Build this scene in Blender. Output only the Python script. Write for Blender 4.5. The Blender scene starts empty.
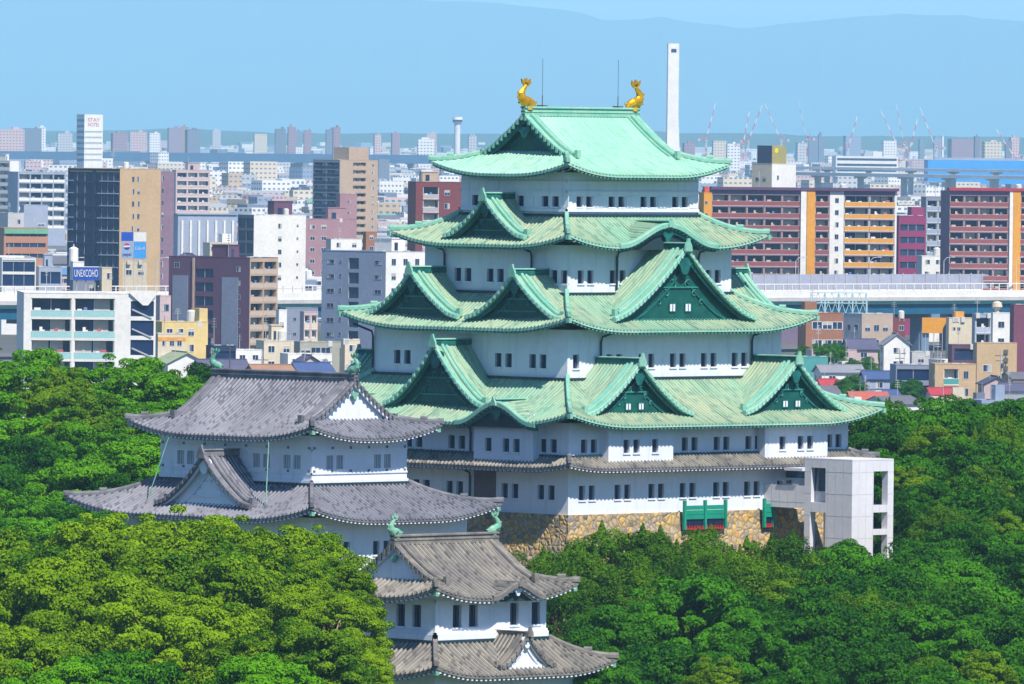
import bpy, math, random
import numpy as np

# ------------------------------------------------------------------ camera, light, sky, exposure
SC = bpy.context.scene
COL = SC.collection
SA, CA = math.sin(math.radians(46.5)), math.cos(math.radians(46.5))
VX, VY = SA, CA                      # horizontal view direction
RX, RY = CA, -SA                     # to the right of the view
FPX, CAMZ, PITCH, ROLL = 10000.0, 47.0, math.atan(212 / 10000.0), 0.0115
CAMX, CAMY = -897 * VX - 5.2 * RX, -897 * VY - 5.2 * RY

cam_data = bpy.data.cameras.new('camera')
cam = bpy.data.objects.new('camera', cam_data)
COL.objects.link(cam)
SC.camera = cam
cam_data.sensor_width = 36.0
cam_data.lens = 36.0 * FPX / 1024.0
cam_data.clip_start = 5.0
cam_data.clip_end = 140000.0
from mathutils import Matrix, Vector
_f = Vector((VX * math.cos(PITCH), VY * math.cos(PITCH), -math.sin(PITCH)))
_u = Vector((VX * math.sin(PITCH), VY * math.sin(PITCH), math.cos(PITCH)))
_r = Vector((RX, RY, 0))
_r2 = _r * math.cos(ROLL) + _u * math.sin(ROLL)
_u2 = _u * math.cos(ROLL) - _r * math.sin(ROLL)
_m = Matrix((( _r2.x, _u2.x, -_f.x, CAMX), (_r2.y, _u2.y, -_f.y, CAMY), (_r2.z, _u2.z, -_f.z, CAMZ), (0, 0, 0, 1)))
cam.matrix_world = _m

def W(px, py, D):
    """world point seen at a pixel, D metres along the horizontal view direction"""
    x, y = px - 512, py - 342
    c, s = math.cos(ROLL), math.sin(ROLL)
    x, y = x * c + y * s, -x * s + y * c
    d = _f * FPX + _r * x - _u * y
    k = D / (d.x * VX + d.y * VY)
    return Vector((CAMX, CAMY, CAMZ)) + d * k
def PX(p):
    d = Vector(p) - Vector((CAMX, CAMY, CAMZ))
    q = d.dot(_f)
    x, y = FPX * d.dot(_r) / q, -FPX * d.dot(_u) / q
    c, s = math.cos(ROLL), math.sin(ROLL)
    return 512 + x * c - y * s, 342 + x * s + y * c

SUN_EL, SUN_D = math.radians(52), math.radians(14)
sx, sy = -math.sin(SUN_D), -math.cos(SUN_D)          # horizontal direction towards the sun
sun_data = bpy.data.lights.new('sun', 'SUN')
sun_data.energy = 5.0
sun_data.angle = math.radians(0.5)
sun_data.color = (1.0, 0.92, 0.80)
sun = bpy.data.objects.new('sun', sun_data)
COL.objects.link(sun)
sun.rotation_euler = Vector((sx * math.cos(SUN_EL), sy * math.cos(SUN_EL), math.sin(SUN_EL))).to_track_quat('Z', 'Y').to_euler()

world = bpy.data.worlds.new('World')
SC.world = world
world.use_nodes = True
wn = world.node_tree.nodes
sky = wn.new('ShaderNodeTexSky')
sky.sky_type = 'NISHITA'
sky.sun_disc = False
sky.sun_elevation = SUN_EL
sky.sun_rotation = math.atan2(sx, sy)
sky.altitude = 50
sky.air_density = 1.0
sky.dust_density = 0.0
sky.ozone_density = 10.0
wn['Background'].inputs['Strength'].default_value = 0.115
world.node_tree.links.new(sky.outputs[0], wn['Background'].inputs['Color'])
SC.view_settings.view_transform = 'Standard'
SC.view_settings.look = 'None'
SC.view_settings.gamma = 1.0
SC.view_settings.exposure = 0.38
SC.cycles.max_bounces = 6
SC.cycles.diffuse_bounces = 3
SC.cycles.glossy_bounces = 2
SC.cycles.transmission_bounces = 3
SC.cycles.volume_bounces = 2
SC.cycles.transparent_max_bounces = 6
SC.cycles.use_denoising = True
SC.cycles.caustics_reflective = False
SC.cycles.caustics_refractive = False

# ------------------------------------------------------------------ materials
def mat(name, base, rough=0.8, var=None, vscale=0.5, bump=0.0, bscale=4.0, metal=0.0, spec=0.3, fine=0.12):
    """base colour broken up by two noises towards the colour var"""
    m = bpy.data.materials.new(name)
    m.use_nodes = True
    nt = m.node_tree
    b = nt.nodes['Principled BSDF']
    b.inputs['Roughness'].default_value = rough
    b.inputs['Metallic'].default_value = metal
    b.inputs['Specular IOR Level'].default_value = spec
    L = nt.links.new
    tc = nt.nodes.new('ShaderNodeTexCoord')
    n1 = nt.nodes.new('ShaderNodeTexNoise')
    n1.inputs['Scale'].default_value = vscale
    n1.inputs['Detail'].default_value = 4
    L(tc.outputs['Object'], n1.inputs['Vector'])
    r = nt.nodes.new('ShaderNodeValToRGB')
    r.color_ramp.elements[0].position = 0.35
    r.color_ramp.elements[1].position = 0.68
    v = var or tuple(c * 0.8 for c in base)
    r.color_ramp.elements[0].color = (*base, 1)
    r.color_ramp.elements[1].color = (*v, 1)
    L(n1.outputs[0], r.inputs[0])
    n2 = nt.nodes.new('ShaderNodeTexNoise')
    n2.inputs['Scale'].default_value = bscale
    n2.inputs['Detail'].default_value = 3
    L(tc.outputs['Object'], n2.inputs['Vector'])
    mp = nt.nodes.new('ShaderNodeMapRange')
    mp.inputs['From Min'].default_value = 0.3
    mp.inputs['From Max'].default_value = 0.7
    mp.inputs['To Min'].default_value = 1 - fine
    mp.inputs['To Max'].default_value = 1 + fine * 0.6
    L(n2.outputs[0], mp.inputs['Value'])
    mx = nt.nodes.new('ShaderNodeMix')
    mx.data_type = 'RGBA'
    mx.blend_type = 'MULTIPLY'
    mx.inputs[0].default_value = 1.0
    L(r.outputs[0], mx.inputs[6])
    L(mp.outputs[0], mx.inputs[7])
    L(mx.outputs[2], b.inputs['Base Color'])
    if bump:
        bp = nt.nodes.new('ShaderNodeBump')
        bp.inputs['Strength'].default_value = bump
        bp.inputs['Distance'].default_value = 0.1
        L(n2.outputs[0], bp.inputs['Height'])
        L(bp.outputs[0], b.inputs['Normal'])
    return m

def tile_mat(name, c0, c1, c2, su, sv, big=0.12, rough=0.6, streak=0.5, spec=0.4, run=.75):
    """roof covering: colour per tile cell (UV in metres), long streaks down the slope, big blotches"""
    m = bpy.data.materials.new(name)
    m.use_nodes = True
    nt = m.node_tree
    N, L = nt.nodes.new, nt.links.new
    b = nt.nodes['Principled BSDF']
    b.inputs['Roughness'].default_value = rough
    b.inputs['Specular IOR Level'].default_value = spec
    tc = N('ShaderNodeTexCoord')
    mp = N('ShaderNodeMapping')
    mp.inputs['Scale'].default_value = (1 / su, 1 / sv, 0)
    L(tc.outputs['UV'], mp.inputs[0])
    fl = N('ShaderNodeVectorMath'); fl.operation = 'FLOOR'
    L(mp.outputs[0], fl.inputs[0])
    wnz = N('ShaderNodeTexWhiteNoise'); wnz.noise_dimensions = '2D'
    L(fl.outputs[0], wnz.inputs['Vector'])
    mp2 = N('ShaderNodeMapping')
    mp2.inputs['Scale'].default_value = (2.2, 0.25, 1)
    L(tc.outputs['UV'], mp2.inputs[0])
    st = N('ShaderNodeTexNoise'); st.inputs['Scale'].default_value = 1.0; st.inputs['Detail'].default_value = 5
    L(mp2.outputs[0], st.inputs['Vector'])
    bg = N('ShaderNodeTexNoise'); bg.inputs['Scale'].default_value = big; bg.inputs['Detail'].default_value = 5
    L(tc.outputs['Object'], bg.inputs['Vector'])
    ad = N('ShaderNodeMath'); ad.operation = 'MULTIPLY_ADD'; ad.inputs[1].default_value = streak
    L(st.outputs[0], ad.inputs[0]); L(bg.outputs[0], ad.inputs[2])
    r = N('ShaderNodeValToRGB')
    lo = 0.5 + 0.5 * streak
    r.color_ramp.elements[0].position = lo - 0.17
    r.color_ramp.elements[1].position = lo + 0.15
    r.color_ramp.elements[0].color = (*c0, 1)
    r.color_ramp.elements[1].color = (*c1, 1)
    L(ad.outputs[0], r.inputs[0])
    mr = N('ShaderNodeMapRange')
    mr.interpolation_type = 'SMOOTHSTEP'
    mr.inputs['From Min'].default_value = 0.66; mr.inputs['From Max'].default_value = 1.0
    mr.inputs['To Min'].default_value = 0.0; mr.inputs['To Max'].default_value = 0.8
    L(wnz.outputs['Value'], mr.inputs['Value'])
    mx = N('ShaderNodeMix'); mx.data_type = 'RGBA'
    L(mr.outputs[0], mx.inputs[0]); L(r.outputs[0], mx.inputs[6]); mx.inputs[7].default_value = (*c2, 1)
    mp3 = N('ShaderNodeMapping'); mp3.inputs['Scale'].default_value = (3.2, .22, 1); mp3.inputs['Location'].default_value = (7, 3, 0)
    L(tc.outputs['UV'], mp3.inputs[0])
    ns = N('ShaderNodeTexNoise'); ns.inputs['Scale'].default_value = 1.0; ns.inputs['Detail'].default_value = 6; L(mp3.outputs[0], ns.inputs['Vector'])
    ms = N('ShaderNodeMapRange'); ms.inputs['From Min'].default_value = .5; ms.inputs['From Max'].default_value = .72; ms.inputs['To Max'].default_value = run
    L(ns.outputs[0], ms.inputs['Value'])
    mk = N('ShaderNodeMix'); mk.data_type = 'RGBA'; L(ms.outputs[0], mk.inputs[0]); L(mx.outputs[2], mk.inputs[6]); mk.inputs[7].default_value = tuple(x * .55 for x in c2) + (1,)
    L(mk.outputs[2], b.inputs['Base Color'])
    fr = N('ShaderNodeVectorMath'); fr.operation = 'FRACTION'
    L(mp.outputs[0], fr.inputs[0])
    sp = N('ShaderNodeSeparateXYZ'); L(fr.outputs[0], sp.inputs[0])
    bp = N('ShaderNodeBump'); bp.inputs['Strength'].default_value = 0.5; bp.inputs['Distance'].default_value = 0.06
    L(sp.outputs['Y'], bp.inputs['Height']); L(bp.outputs[0], b.inputs['Normal'])
    return m

def plaster_mat():
    """lime plaster: faint rain streaks running down and soft grey blotches"""
    m = mat('white_plaster', (.74, .78, .85), .85, (.68, .73, .81), .22, .0, 1.5, fine=.04)
    nt = m.node_tree; N, L = nt.nodes.new, nt.links.new
    b = nt.nodes['Principled BSDF']
    src = b.inputs['Base Color'].links[0].from_socket
    tc = N('ShaderNodeTexCoord'); mp = N('ShaderNodeMapping'); mp.inputs['Scale'].default_value = (1.6, 1.6, .16)
    L(tc.outputs['Object'], mp.inputs[0])
    nz = N('ShaderNodeTexNoise'); nz.inputs['Scale'].default_value = 1.0; nz.inputs['Detail'].default_value = 5; L(mp.outputs[0], nz.inputs['Vector'])
    mr = N('ShaderNodeMapRange'); mr.inputs['From Min'].default_value = .54; mr.inputs['From Max'].default_value = .74; mr.inputs['To Max'].default_value = .42
    L(nz.outputs[0], mr.inputs['Value'])
    mx = N('ShaderNodeMix'); mx.data_type = 'RGBA'; L(mr.outputs[0], mx.inputs[0]); L(src, mx.inputs[6]); mx.inputs[7].default_value = (.46, .52, .58, 1)
    L(mx.outputs[2], b.inputs['Base Color'])
    return m

def stone_mat(name):
    m = bpy.data.materials.new(name)
    m.use_nodes = True
    nt = m.node_tree
    N, L = nt.nodes.new, nt.links.new
    b = nt.nodes['Principled BSDF']
    b.inputs['Roughness'].default_value = 0.9
    tc = N('ShaderNodeTexCoord')
    nz = N('ShaderNodeTexNoise'); nz.inputs['Scale'].default_value = 0.6; nz.inputs['Detail'].default_value = 2
    L(tc.outputs['Object'], nz.inputs['Vector'])
    ad = N('ShaderNodeVectorMath'); ad.operation = 'MULTIPLY_ADD'; ad.inputs[1].default_value = (0.7, 0.7, 0.7)
    L(nz.outputs[1], ad.inputs[0]); L(tc.outputs['Object'], ad.inputs[2])
    vs = []
    for feat in ('F1', 'DISTANCE_TO_EDGE'):
        v = N('ShaderNodeTexVoronoi'); v.feature = feat; v.inputs['Scale'].default_value = 1.8
        L(ad.outputs[0], v.inputs['Vector']); vs.append(v)
    sp = N('ShaderNodeSeparateColor'); L(vs[0].outputs['Color'], sp.inputs[0])
    r = N('ShaderNodeValToRGB'); r.color_ramp.interpolation = 'LINEAR'
    cols = [(0, (.17, .15, .13)), (.18, (.48, .36, .20)), (.36, (.60, .42, .15)), (.50, (.27, .25, .24)), (.62, (.52, .38, .20)), (.78, (.64, .40, .11)), (.88, (.46, .40, .30)), (1, (.52, .28, .09))]
    e = r.color_ramp.elements
    e[0].position, e[0].color = cols[0][0], (*cols[0][1], 1)
    e[1].position, e[1].color = cols[-1][0], (*cols[-1][1], 1)
    for p_, c_ in cols[1:-1]:
        k = e.new(p_); k.color = (*c_, 1)
    L(sp.outputs[0], r.inputs[0])
    jr = N('ShaderNodeMapRange'); jr.inputs['From Min'].default_value = 0.0; jr.inputs['From Max'].default_value = 0.07
    L(vs[1].outputs['Distance'], jr.inputs['Value'])
    mx = N('ShaderNodeMix'); mx.data_type = 'RGBA'
    L(jr.outputs[0], mx.inputs[0]); mx.inputs[6].default_value = (.20, .16, .11, 1); L(r.outputs[0], mx.inputs[7])
    n3 = N('ShaderNodeTexNoise'); n3.inputs['Scale'].default_value = 3.0; n3.inputs['Detail'].default_value = 4
    L(tc.outputs['Object'], n3.inputs['Vector'])
    m3 = N('ShaderNodeMapRange'); m3.inputs['To Min'].default_value = 0.45; m3.inputs['To Max'].default_value = 1.35
    L(n3.outputs[0], m3.inputs['Value'])
    mx2 = N('ShaderNodeMix'); mx2.data_type = 'RGBA'; mx2.blend_type = 'MULTIPLY'; mx2.inputs[0].default_value = 1
    L(mx.outputs[2], mx2.inputs[6]); L(m3.outputs[0], mx2.inputs[7])
    L(mx2.outputs[2], b.inputs['Base Color'])
    bh = N('ShaderNodeMapRange'); bh.inputs['From Max'].default_value = 0.3
    L(vs[1].outputs['Distance'], bh.inputs['Value'])
    bp = N('ShaderNodeBump'); bp.inputs['Strength'].default_value = 0.6; bp.inputs['Distance'].default_value = 0.14
    L(bh.outputs[0], bp.inputs['Height']); L(bp.outputs[0], b.inputs['Normal'])
    return m

def leaf_mat(name, c0, c1, trans=0.3):
    m = bpy.data.materials.new(name)
    m.use_nodes = True
    nt = m.node_tree
    N, L = nt.nodes.new, nt.links.new
    for n in list(nt.nodes):
        nt.nodes.remove(n)
    out = N('ShaderNodeOutputMaterial')
    ge = N('ShaderNodeNewGeometry')
    oi = N('ShaderNodeObjectInfo')
    tc = N('ShaderNodeTexCoord')
    nz = N('ShaderNodeTexNoise'); nz.inputs['Scale'].default_value = 0.28; nz.inputs['Detail'].default_value = 3
    L(tc.outputs['Object'], nz.inputs['Vector'])
    a = N('ShaderNodeMath'); a.operation = 'MULTIPLY_ADD'; a.inputs[1].default_value = 0.35
    L(ge.outputs['Random Per Island'], a.inputs[0]); L(nz.outputs[0], a.inputs[2])
    a2 = N('ShaderNodeMath'); a2.operation = 'MULTIPLY_ADD'; a2.inputs[1].default_value = 0.35
    L(oi.outputs['Random'], a2.inputs[0]); L(a.outputs[0], a2.inputs[2])
    r = N('ShaderNodeValToRGB')
    r.color_ramp.elements[0].position = 0.5; r.color_ramp.elements[1].position = 1.15 if False else 1.0
    r.color_ramp.elements[0].color = (*c0, 1); r.color_ramp.elements[1].color = (*c1, 1)
    L(a2.outputs[0], r.inputs[0])
    d = N('ShaderNodeBsdfPrincipled'); d.inputs['Roughness'].default_value = 0.6; d.inputs['Specular IOR Level'].default_value = 0.06
    L(r.outputs[0], d.inputs['Base Color'])
    t = N('ShaderNodeBsdfTranslucent'); L(r.outputs[0], t.inputs['Color'])
    mx = N('ShaderNodeMixShader'); mx.inputs[0].default_value = trans
    L(d.outputs[0], mx.inputs[1]); L(t.outputs[0], mx.inputs[2]); L(mx.outputs[0], out.inputs[0])
    return m

_PL = {}
def plain(c, rough=0.7, metal=0.0, fine=0.1):
    """a plain painted / rendered surface with slight unevenness, one per colour"""
    k = (tuple(round(x, 3) for x in c), rough, metal)
    if k not in _PL:
        _PL[k] = mat('surface', c, rough, tuple(x * 0.88 for x in c), 0.15, 0.0, 1.2, metal, 0.3, fine)
    return _PL[k]

M = dict(
    plaster=plaster_mat(),
    copper=tile_mat('patina_copper_tiles', (.24, .45, .32), (.38, .45, .31), (.17, .32, .24), .45, .45, .12, .55, .6, .4, .7),
    copper_top=tile_mat('pale_patina_tiles', (.28, .57, .44), (.36, .61, .48), (.24, .50, .38), .45, .45, .09, .55, .4, .4, .3),
    copper_trim=mat('patina_trim', (.18, .47, .37), .55, (.28, .52, .40), .6, .0, 3),
    copper_tooth=mat('shade_toned_rafters', (.10, .26, .22), .6, (.16, .34, .28), .7, .0, 3),  # copper green darkened to the tone of the shade under the eave
    carving=mat('carved_board', (.02, .20, .17), .5, (.04, .28, .22), .8, .0, 3),
    copper_edge=mat('patina_eave', (.26, .60, .46), .6, (.40, .64, .52), .7, .0, 3),
    copper_dark=mat('dark_patina', (.004, .075, .068), .5, (.008, .11, .09), .8, .0, 3),
    teal_board=mat('teal_board', (.006, .09, .09), .5, (.016, .17, .15), 1.2, .0, 4),
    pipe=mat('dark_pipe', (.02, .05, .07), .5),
    gold=mat('gold_leaf', (.95, .56, .02), .35, (.85, .40, .01), 1.5, .0, 4, metal=.75, spec=.6),
    tile=tile_mat('grey_roof_tiles', (.085, .088, .115), (.12, .122, .155), (.06, .06, .08), .36, .30, .12, .6, .3, .4, .2),
    tile_rib=tile_mat('grey_rib_tiles', (.205, .208, .25), (.31, .315, .365), (.10, .10, .13), .36, .30, .14, .6, .3, .4, .2),
    tile_old=tile_mat('weathered_roof_tiles', (.10, .095, .095), (.16, .15, .13), (.06, .055, .055), .40, .32, .3, .7, .6, .4, .35),
    tile_old_rib=tile_mat('weathered_rib_tiles', (.23, .22, .21), (.36, .335, .285), (.11, .105, .10), .40, .32, .35, .7, .6, .4, .35),
    tile_trim=mat('tile_ridge', (.12, .12, .145), .65, (.22, .22, .25), .8, .0, 3),
    tile_old_trim=mat('old_tile_ridge', (.13, .125, .125), .65, (.26, .24, .21), .8, .0, 3),
    kara_dark=mat('dark_wood', (.02, .05, .06), .6),
    verdigris=mat('verdigris_bronze', (.10, .38, .27), .6, (.26, .46, .34), 1.5, .0, 4),
    dark=mat('window_dark', (.006, .010, .045), .3, (.012, .018, .06), .5, spec=.5),
    bars=mat('window_bars', (.06, .08, .15), .6),
    glass=mat('blue_glass', (.03, .08, .13), .08, (.02, .05, .09), .3, spec=.8),
    stone=stone_mat('castle_stone'),
    shutter=mat('green_shutter', (.01, .30, .20), .5),
    red=mat('red_rail', (.45, .03, .02), .5),
    panel=mat('pale_concrete_panel', (.70, .70, .74), .6, (.64, .64, .69), .3, .0, 2, fine=.05),
    joint=mat('panel_joint', (.55, .56, .62), .7),
    iron=mat('iron', (.12, .12, .12), .5),
    bark=mat('bark', (.10, .065, .04), .9, (.05, .035, .025), 1.0, .3, 3),
)

RIB = {'grey_roof_tiles': [M['tile'], M['tile_rib']], 'weathered_roof_tiles': [M['tile_old'], M['tile_old_rib']]}  # tiles between the ribs coloured darker, painting in the rib shading
# ------------------------------------------------------------------ mesh collecting
class MB:
    def __init__(s, mats=()):
        s.v, s.f, s.mi, s.uv, s.mats = [], [], [], [], list(mats)
        s.o = Vector((0, 0, 0))
    def face(s, pts, m=0, uv=None):
        i = len(s.v)
        s.v.extend(pts)
        s.f.append(tuple(range(i, i + len(pts))))
        s.mi.append(m)
        s.uv.extend(uv if uv else [(0, 0)] * len(pts))
    def box(s, x0, x1, y0, y1, z0, z1, m=0):
        p = [(x0, y0, z0), (x1, y0, z0), (x1, y1, z0), (x0, y1, z0), (x0, y0, z1), (x1, y0, z1), (x1, y1, z1), (x0, y1, z1)]
        s.hexa(p, m)
    def hexa(s, p, m=0):
        for q in ((3, 2, 1, 0), (4, 5, 6, 7), (0, 1, 5, 4), (1, 2, 6, 5), (2, 3, 7, 6), (3, 0, 4, 7)):
            s.face([p[k] for k in q], m)
    def obox(s, P, a0, a1, o0, o1, z0, z1, m=0):
        p = [P(a0, o1, z0), P(a1, o1, z0), P(a1, o0, z0), P(a0, o0, z0), P(a0, o1, z1), P(a1, o1, z1), P(a1, o0, z1), P(a0, o0, z1)]
        s.hexa(p, m)
    def beam(s, p0, p1, w, h=None, m=0):
        p0, p1 = Vector(p0), Vector(p1)
        h = h or w
        t = (p1 - p0).normalized()
        up = Vector((0, 0, 1)) if abs(t.z) < .95 else Vector((1, 0, 0))
        sd = t.cross(up).normalized()
        up = sd.cross(t)
        q = []
        for p in (p0, p1):
            q.append([p + sd * (i * w / 2) + up * (j * h / 2) for i, j in ((-1, -1), (1, -1), (1, 1), (-1, 1))])
        s.hexa([q[0][0], q[0][1], q[0][2], q[0][3], q[1][0], q[1][1], q[1][2], q[1][3]], m)
    def tube(s, pts, rads, n=8, m=0, cap=True, sq=1.0):
        pts = [Vector(p) for p in pts]
        rings = []
        ref = None
        for i, p in enumerate(pts):
            t = (pts[min(i + 1, len(pts) - 1)] - pts[max(i - 1, 0)]).normalized()
            if ref is None:
                ref = Vector((0, 0, 1)) if abs(t.z) < .9 else Vector((1, 0, 0))
            sd = t.cross(ref).normalized()
            up = sd.cross(t).normalized()
            ref = up
            r = rads[i] if hasattr(rads, '__len__') else rads
            rings.append([p + sd * (math.cos(2 * math.pi * k / n) * r * sq) + up * (math.sin(2 * math.pi * k / n) * r) for k in range(n)])
        for i in range(len(rings) - 1):
            for k in range(n):
                s.face([rings[i][k], rings[i][(k + 1) % n], rings[i + 1][(k + 1) % n], rings[i + 1][k]], m)
        if cap:
            s.face(rings[0][::-1], m); s.face(rings[-1], m)
    def sweep(s, pts, w, h, m=0, drop=0.0, chamfer=0.3, zoff=0.0):
        """ridge-like bar following a path: box section with a chamfered top"""
        pts = [Vector(p) for p in pts]
        rings = []
        for i, p in enumerate(pts):
            t = pts[min(i + 1, len(pts) - 1)] - pts[max(i - 1, 0)]
            sd = Vector((-t.y, t.x, 0))
            sd = sd.normalized() if sd.length > 1e-6 else Vector((1, 0, 0))
            c = w * (.5 - chamfer * .5)
            rings.append([p + sd * q + Vector((0, 0, zz + zoff)) for q, zz in
                          ((-w / 2, -drop), (w / 2, -drop), (w / 2, h * .6), (c, h), (-c, h), (-w / 2, h * .6))])
        n = 6
        for i in range(len(rings) - 1):
            for k in range(n):
                s.face([rings[i][k], rings[i][(k + 1) % n], rings[i + 1][(k + 1) % n], rings[i + 1][k]], m)
        s.face(rings[0][::-1], m); s.face(rings[-1], m)
    def prism(s, outline, f, t, m=0):
        """outline of 2-D points mapped by f(u, v, depth), given thickness t"""
        a = [f(u, v, 0) for u, v in outline]
        b = [f(u, v, t) for u, v in outline]
        s.face(a, m); s.face(b[::-1], m)
        n = len(a)
        for i in range(n):
            s.face([a[i], b[i], b[(i + 1) % n], a[(i + 1) % n]], m)
    def build(s, name, parent=None, mats=None, smooth=False):
        me = bpy.data.meshes.new(name)
        me.from_pydata([tuple(p) for p in s.v], [], s.f)
        for m in (mats or s.mats):
            me.materials.append(m)
        me.polygons.foreach_set('material_index', s.mi)
        ul = me.uv_layers.new(name='uv')
        ul.data.foreach_set('uv', [c for t in s.uv for c in t])
        if smooth:
            me.polygons.foreach_set('use_smooth', [True] * len(me.polygons))
        o = bpy.data.objects.new(name, me)
        COL.objects.link(o)
        if parent:
            o.parent = parent
        return o

def tag(o, label=None, cat=None, group=None, kind=None):
    for k, v in (('label', label), ('category', cat), ('group', group), ('kind', kind)):
        if v:
            o[k] = v
    return o
def thing(name, label, cat, loc=(0, 0, 0), rz=0.0, group=None):
    o = bpy.data.objects.new(name, None)
    COL.objects.link(o)
    o.location = loc
    o.rotation_euler = (0, 0, rz)
    return tag(o, label, cat, group)

# ------------------------------------------------------------------ castle kit
def side(cx, cy, hx, hy, which):
    """frame of one side of a rectangle: P(a along, o outwards, z), half length"""
    if which == 'R': return (lambda a, o, z: (cx + a, cy - hy - o, z)), hx
    if which == 'L': return (lambda a, o, z: (cx - hx - o, cy - a, z)), hy
    if which == 'B': return (lambda a, o, z: (cx - a, cy + hy + o, z)), hx
    return (lambda a, o, z: (cx + hx + o, cy + a, z)), hy

def wall_face(mb, P, a0, a1, z0, z1, holes=(), depth=0.3, m=0):
    """flat wall with real openings and their reveals"""
    As = sorted({a0, a1, *[h[0] for h in holes], *[h[1] for h in holes]})
    Zs = sorted({z0, z1, *[h[2] for h in holes], *[h[3] for h in holes]})
    for i in range(len(As) - 1):
        for j in range(len(Zs) - 1):
            ca, cz = (As[i] + As[i + 1]) / 2, (Zs[j] + Zs[j + 1]) / 2
            if any(h[0] < ca < h[1] and h[2] < cz < h[3] for h in holes):
                continue
            mb.face([P(As[i], 0, Zs[j]), P(As[i + 1], 0, Zs[j]), P(As[i + 1], 0, Zs[j + 1]), P(As[i], 0, Zs[j + 1])], m)
    for h in holes:
        b0, b1, y0, y1 = h[:4]
        d = -depth
        mb.face([P(b0, 0, y0), P(b0, d, y0), P(b0, d, y1), P(b0, 0, y1)], m)
        mb.face([P(b1, d, y0), P(b1, 0, y0), P(b1, 0, y1), P(b1, d, y1)], m)
        mb.face([P(b0, 0, y0), P(b1, 0, y0), P(b1, d, y0), P(b0, d, y0)], m)
        mb.face([P(b0, d, y1), P(b1, d, y1), P(b1, 0, y1), P(b0, 0, y1)], m)

def castle_window(P, h, parent, depth=0.3, nb=2):
    """dark pane at the back of the opening, upright bars and a sill"""
    mb = MB([M['dark'], M['bars'], M['plaster']])
    a0, a1, z0, z1 = h[:4]
    mb.face([P(a0, -depth, z0), P(a1, -depth, z0), P(a1, -depth, z1), P(a0, -depth, z1)], 0)
    for k in range(nb):
        a = a0 + (a1 - a0) * (k + 1) / (nb + 1)
        mb.obox(P, a - .045, a + .045, -depth + .05, -depth + .14, z0 + .003, z1 - .003, 1)
    mb.obox(P, a0 - .08, a1 + .08, -.02, .10, z0 - .14, z0 - .003, 2)
    return mb.build('window', parent)

def box_walls(name, parent, cx, cy, hx, hy, z0, z1, wins=None, mats=None, wh=(1.0, 2.2), win_parent=True, depth=.3, sides='RLBE'):
    """a storey: four walls with openings; wins = {side: [(centre, width, z0, z1)]}"""
    mb = MB(mats or [M['plaster']])
    todo = []
    for s in sides:
        P, hl = side(cx, cy, hx, hy, s)
        hs = [(c - w / 2, c + w / 2, q0, q1) for c, w, q0, q1 in (wins or {}).get(s, [])]
        wall_face(mb, P, -hl, hl, z0, z1, hs, depth)
        todo += [(P, h) for h in hs]
    w = mb.build(name, parent)
    for P, h in todo:
        castle_window(P, h, w, depth)
    return w

def sgrid(n):
    """positions -1..1, denser near the ends"""
    return [math.sin(math.pi / 2 * (2 * i / n - 1)) * .55 + (2 * i / n - 1) * .45 for i in range(n + 1)]

class Slope:
    """one sloping side of a hipped (or hip-and-gable) roof. e = distance inwards from the eave."""
    def __init__(s, P, HL, E, ze, zt, k=.35, G=None, lift=1.1, R=8.0, Rv=None):
        s.P, s.HL, s.E, s.ze, s.zt, s.k, s.G, s.lift, s.R = P, HL, E, ze, zt, k, G, lift, R
        s.Et = E
        s.Rv = Rv or E
        s.bumps = []
    def zp(s, e):
        t = e / s.Et
        return s.ze + (s.zt - s.ze) * ((1 - s.k) * t + s.k * t * t)
    def hl(s, e):
        return max(s.HL - e, s.G) if s.G is not None else s.HL - e
    def z(s, a, e):
        q = max(0.0, 1 - (s.hl(e) - abs(a)) / s.R)
        r = s.zp(e) + s.lift * max(0.0, 1 - e / s.Rv) ** 2 * q ** 2.2
        for ac, w, H in s.bumps:
            c = abs(a - ac) / w
            if c < 1:
                r = max(r, s.ze + e * .06 + H * (.5 + .5 * math.cos(math.pi * c)) ** 1.15)
        return r
    def pt(s, a, e, dz=0.0):
        return s.P(a, -e, s.z(a, e) + dz)

def add_ribs_along_e(mb, S, e1, pitch, w, h, m=0, nseg=6, skip=None):
    n = int(S.HL / pitch)
    for k in range(-n, n + 1):
        a = k * pitch
        em = e1
        if S.G is None or abs(a) > S.G:
            em = min(e1, S.HL - abs(a))
        if em < .5:
            continue
        e0 = -.08
        ring = []
        for i in range(nseg + 1):
            e = e0 + (em - e0) * i / nseg
            zz = S.z(a, max(e, 0))
            ring.append([S.P(a - w / 2, -e, zz - .02), S.P(a - w / 4, -e, zz + h), S.P(a + w / 4, -e, zz + h), S.P(a + w / 2, -e, zz - .02)])
        for i in range(nseg):
            uv = [(a, i), (a, i), (a, i + 1), (a, i + 1)]
            ev = [e0 + (em - e0) * i / nseg, e0 + (em - e0) * (i + 1) / nseg]
            uv = [(a, ev[0]), (a, ev[0]), (a, ev[1]), (a, ev[1])]
            for j in range(3):
                mb.face([ring[i][j], ring[i][j + 1], ring[i + 1][j + 1], ring[i + 1][j]], m, uv)
        mb.face(ring[0], m, [(a, 0)] * 4)

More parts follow.
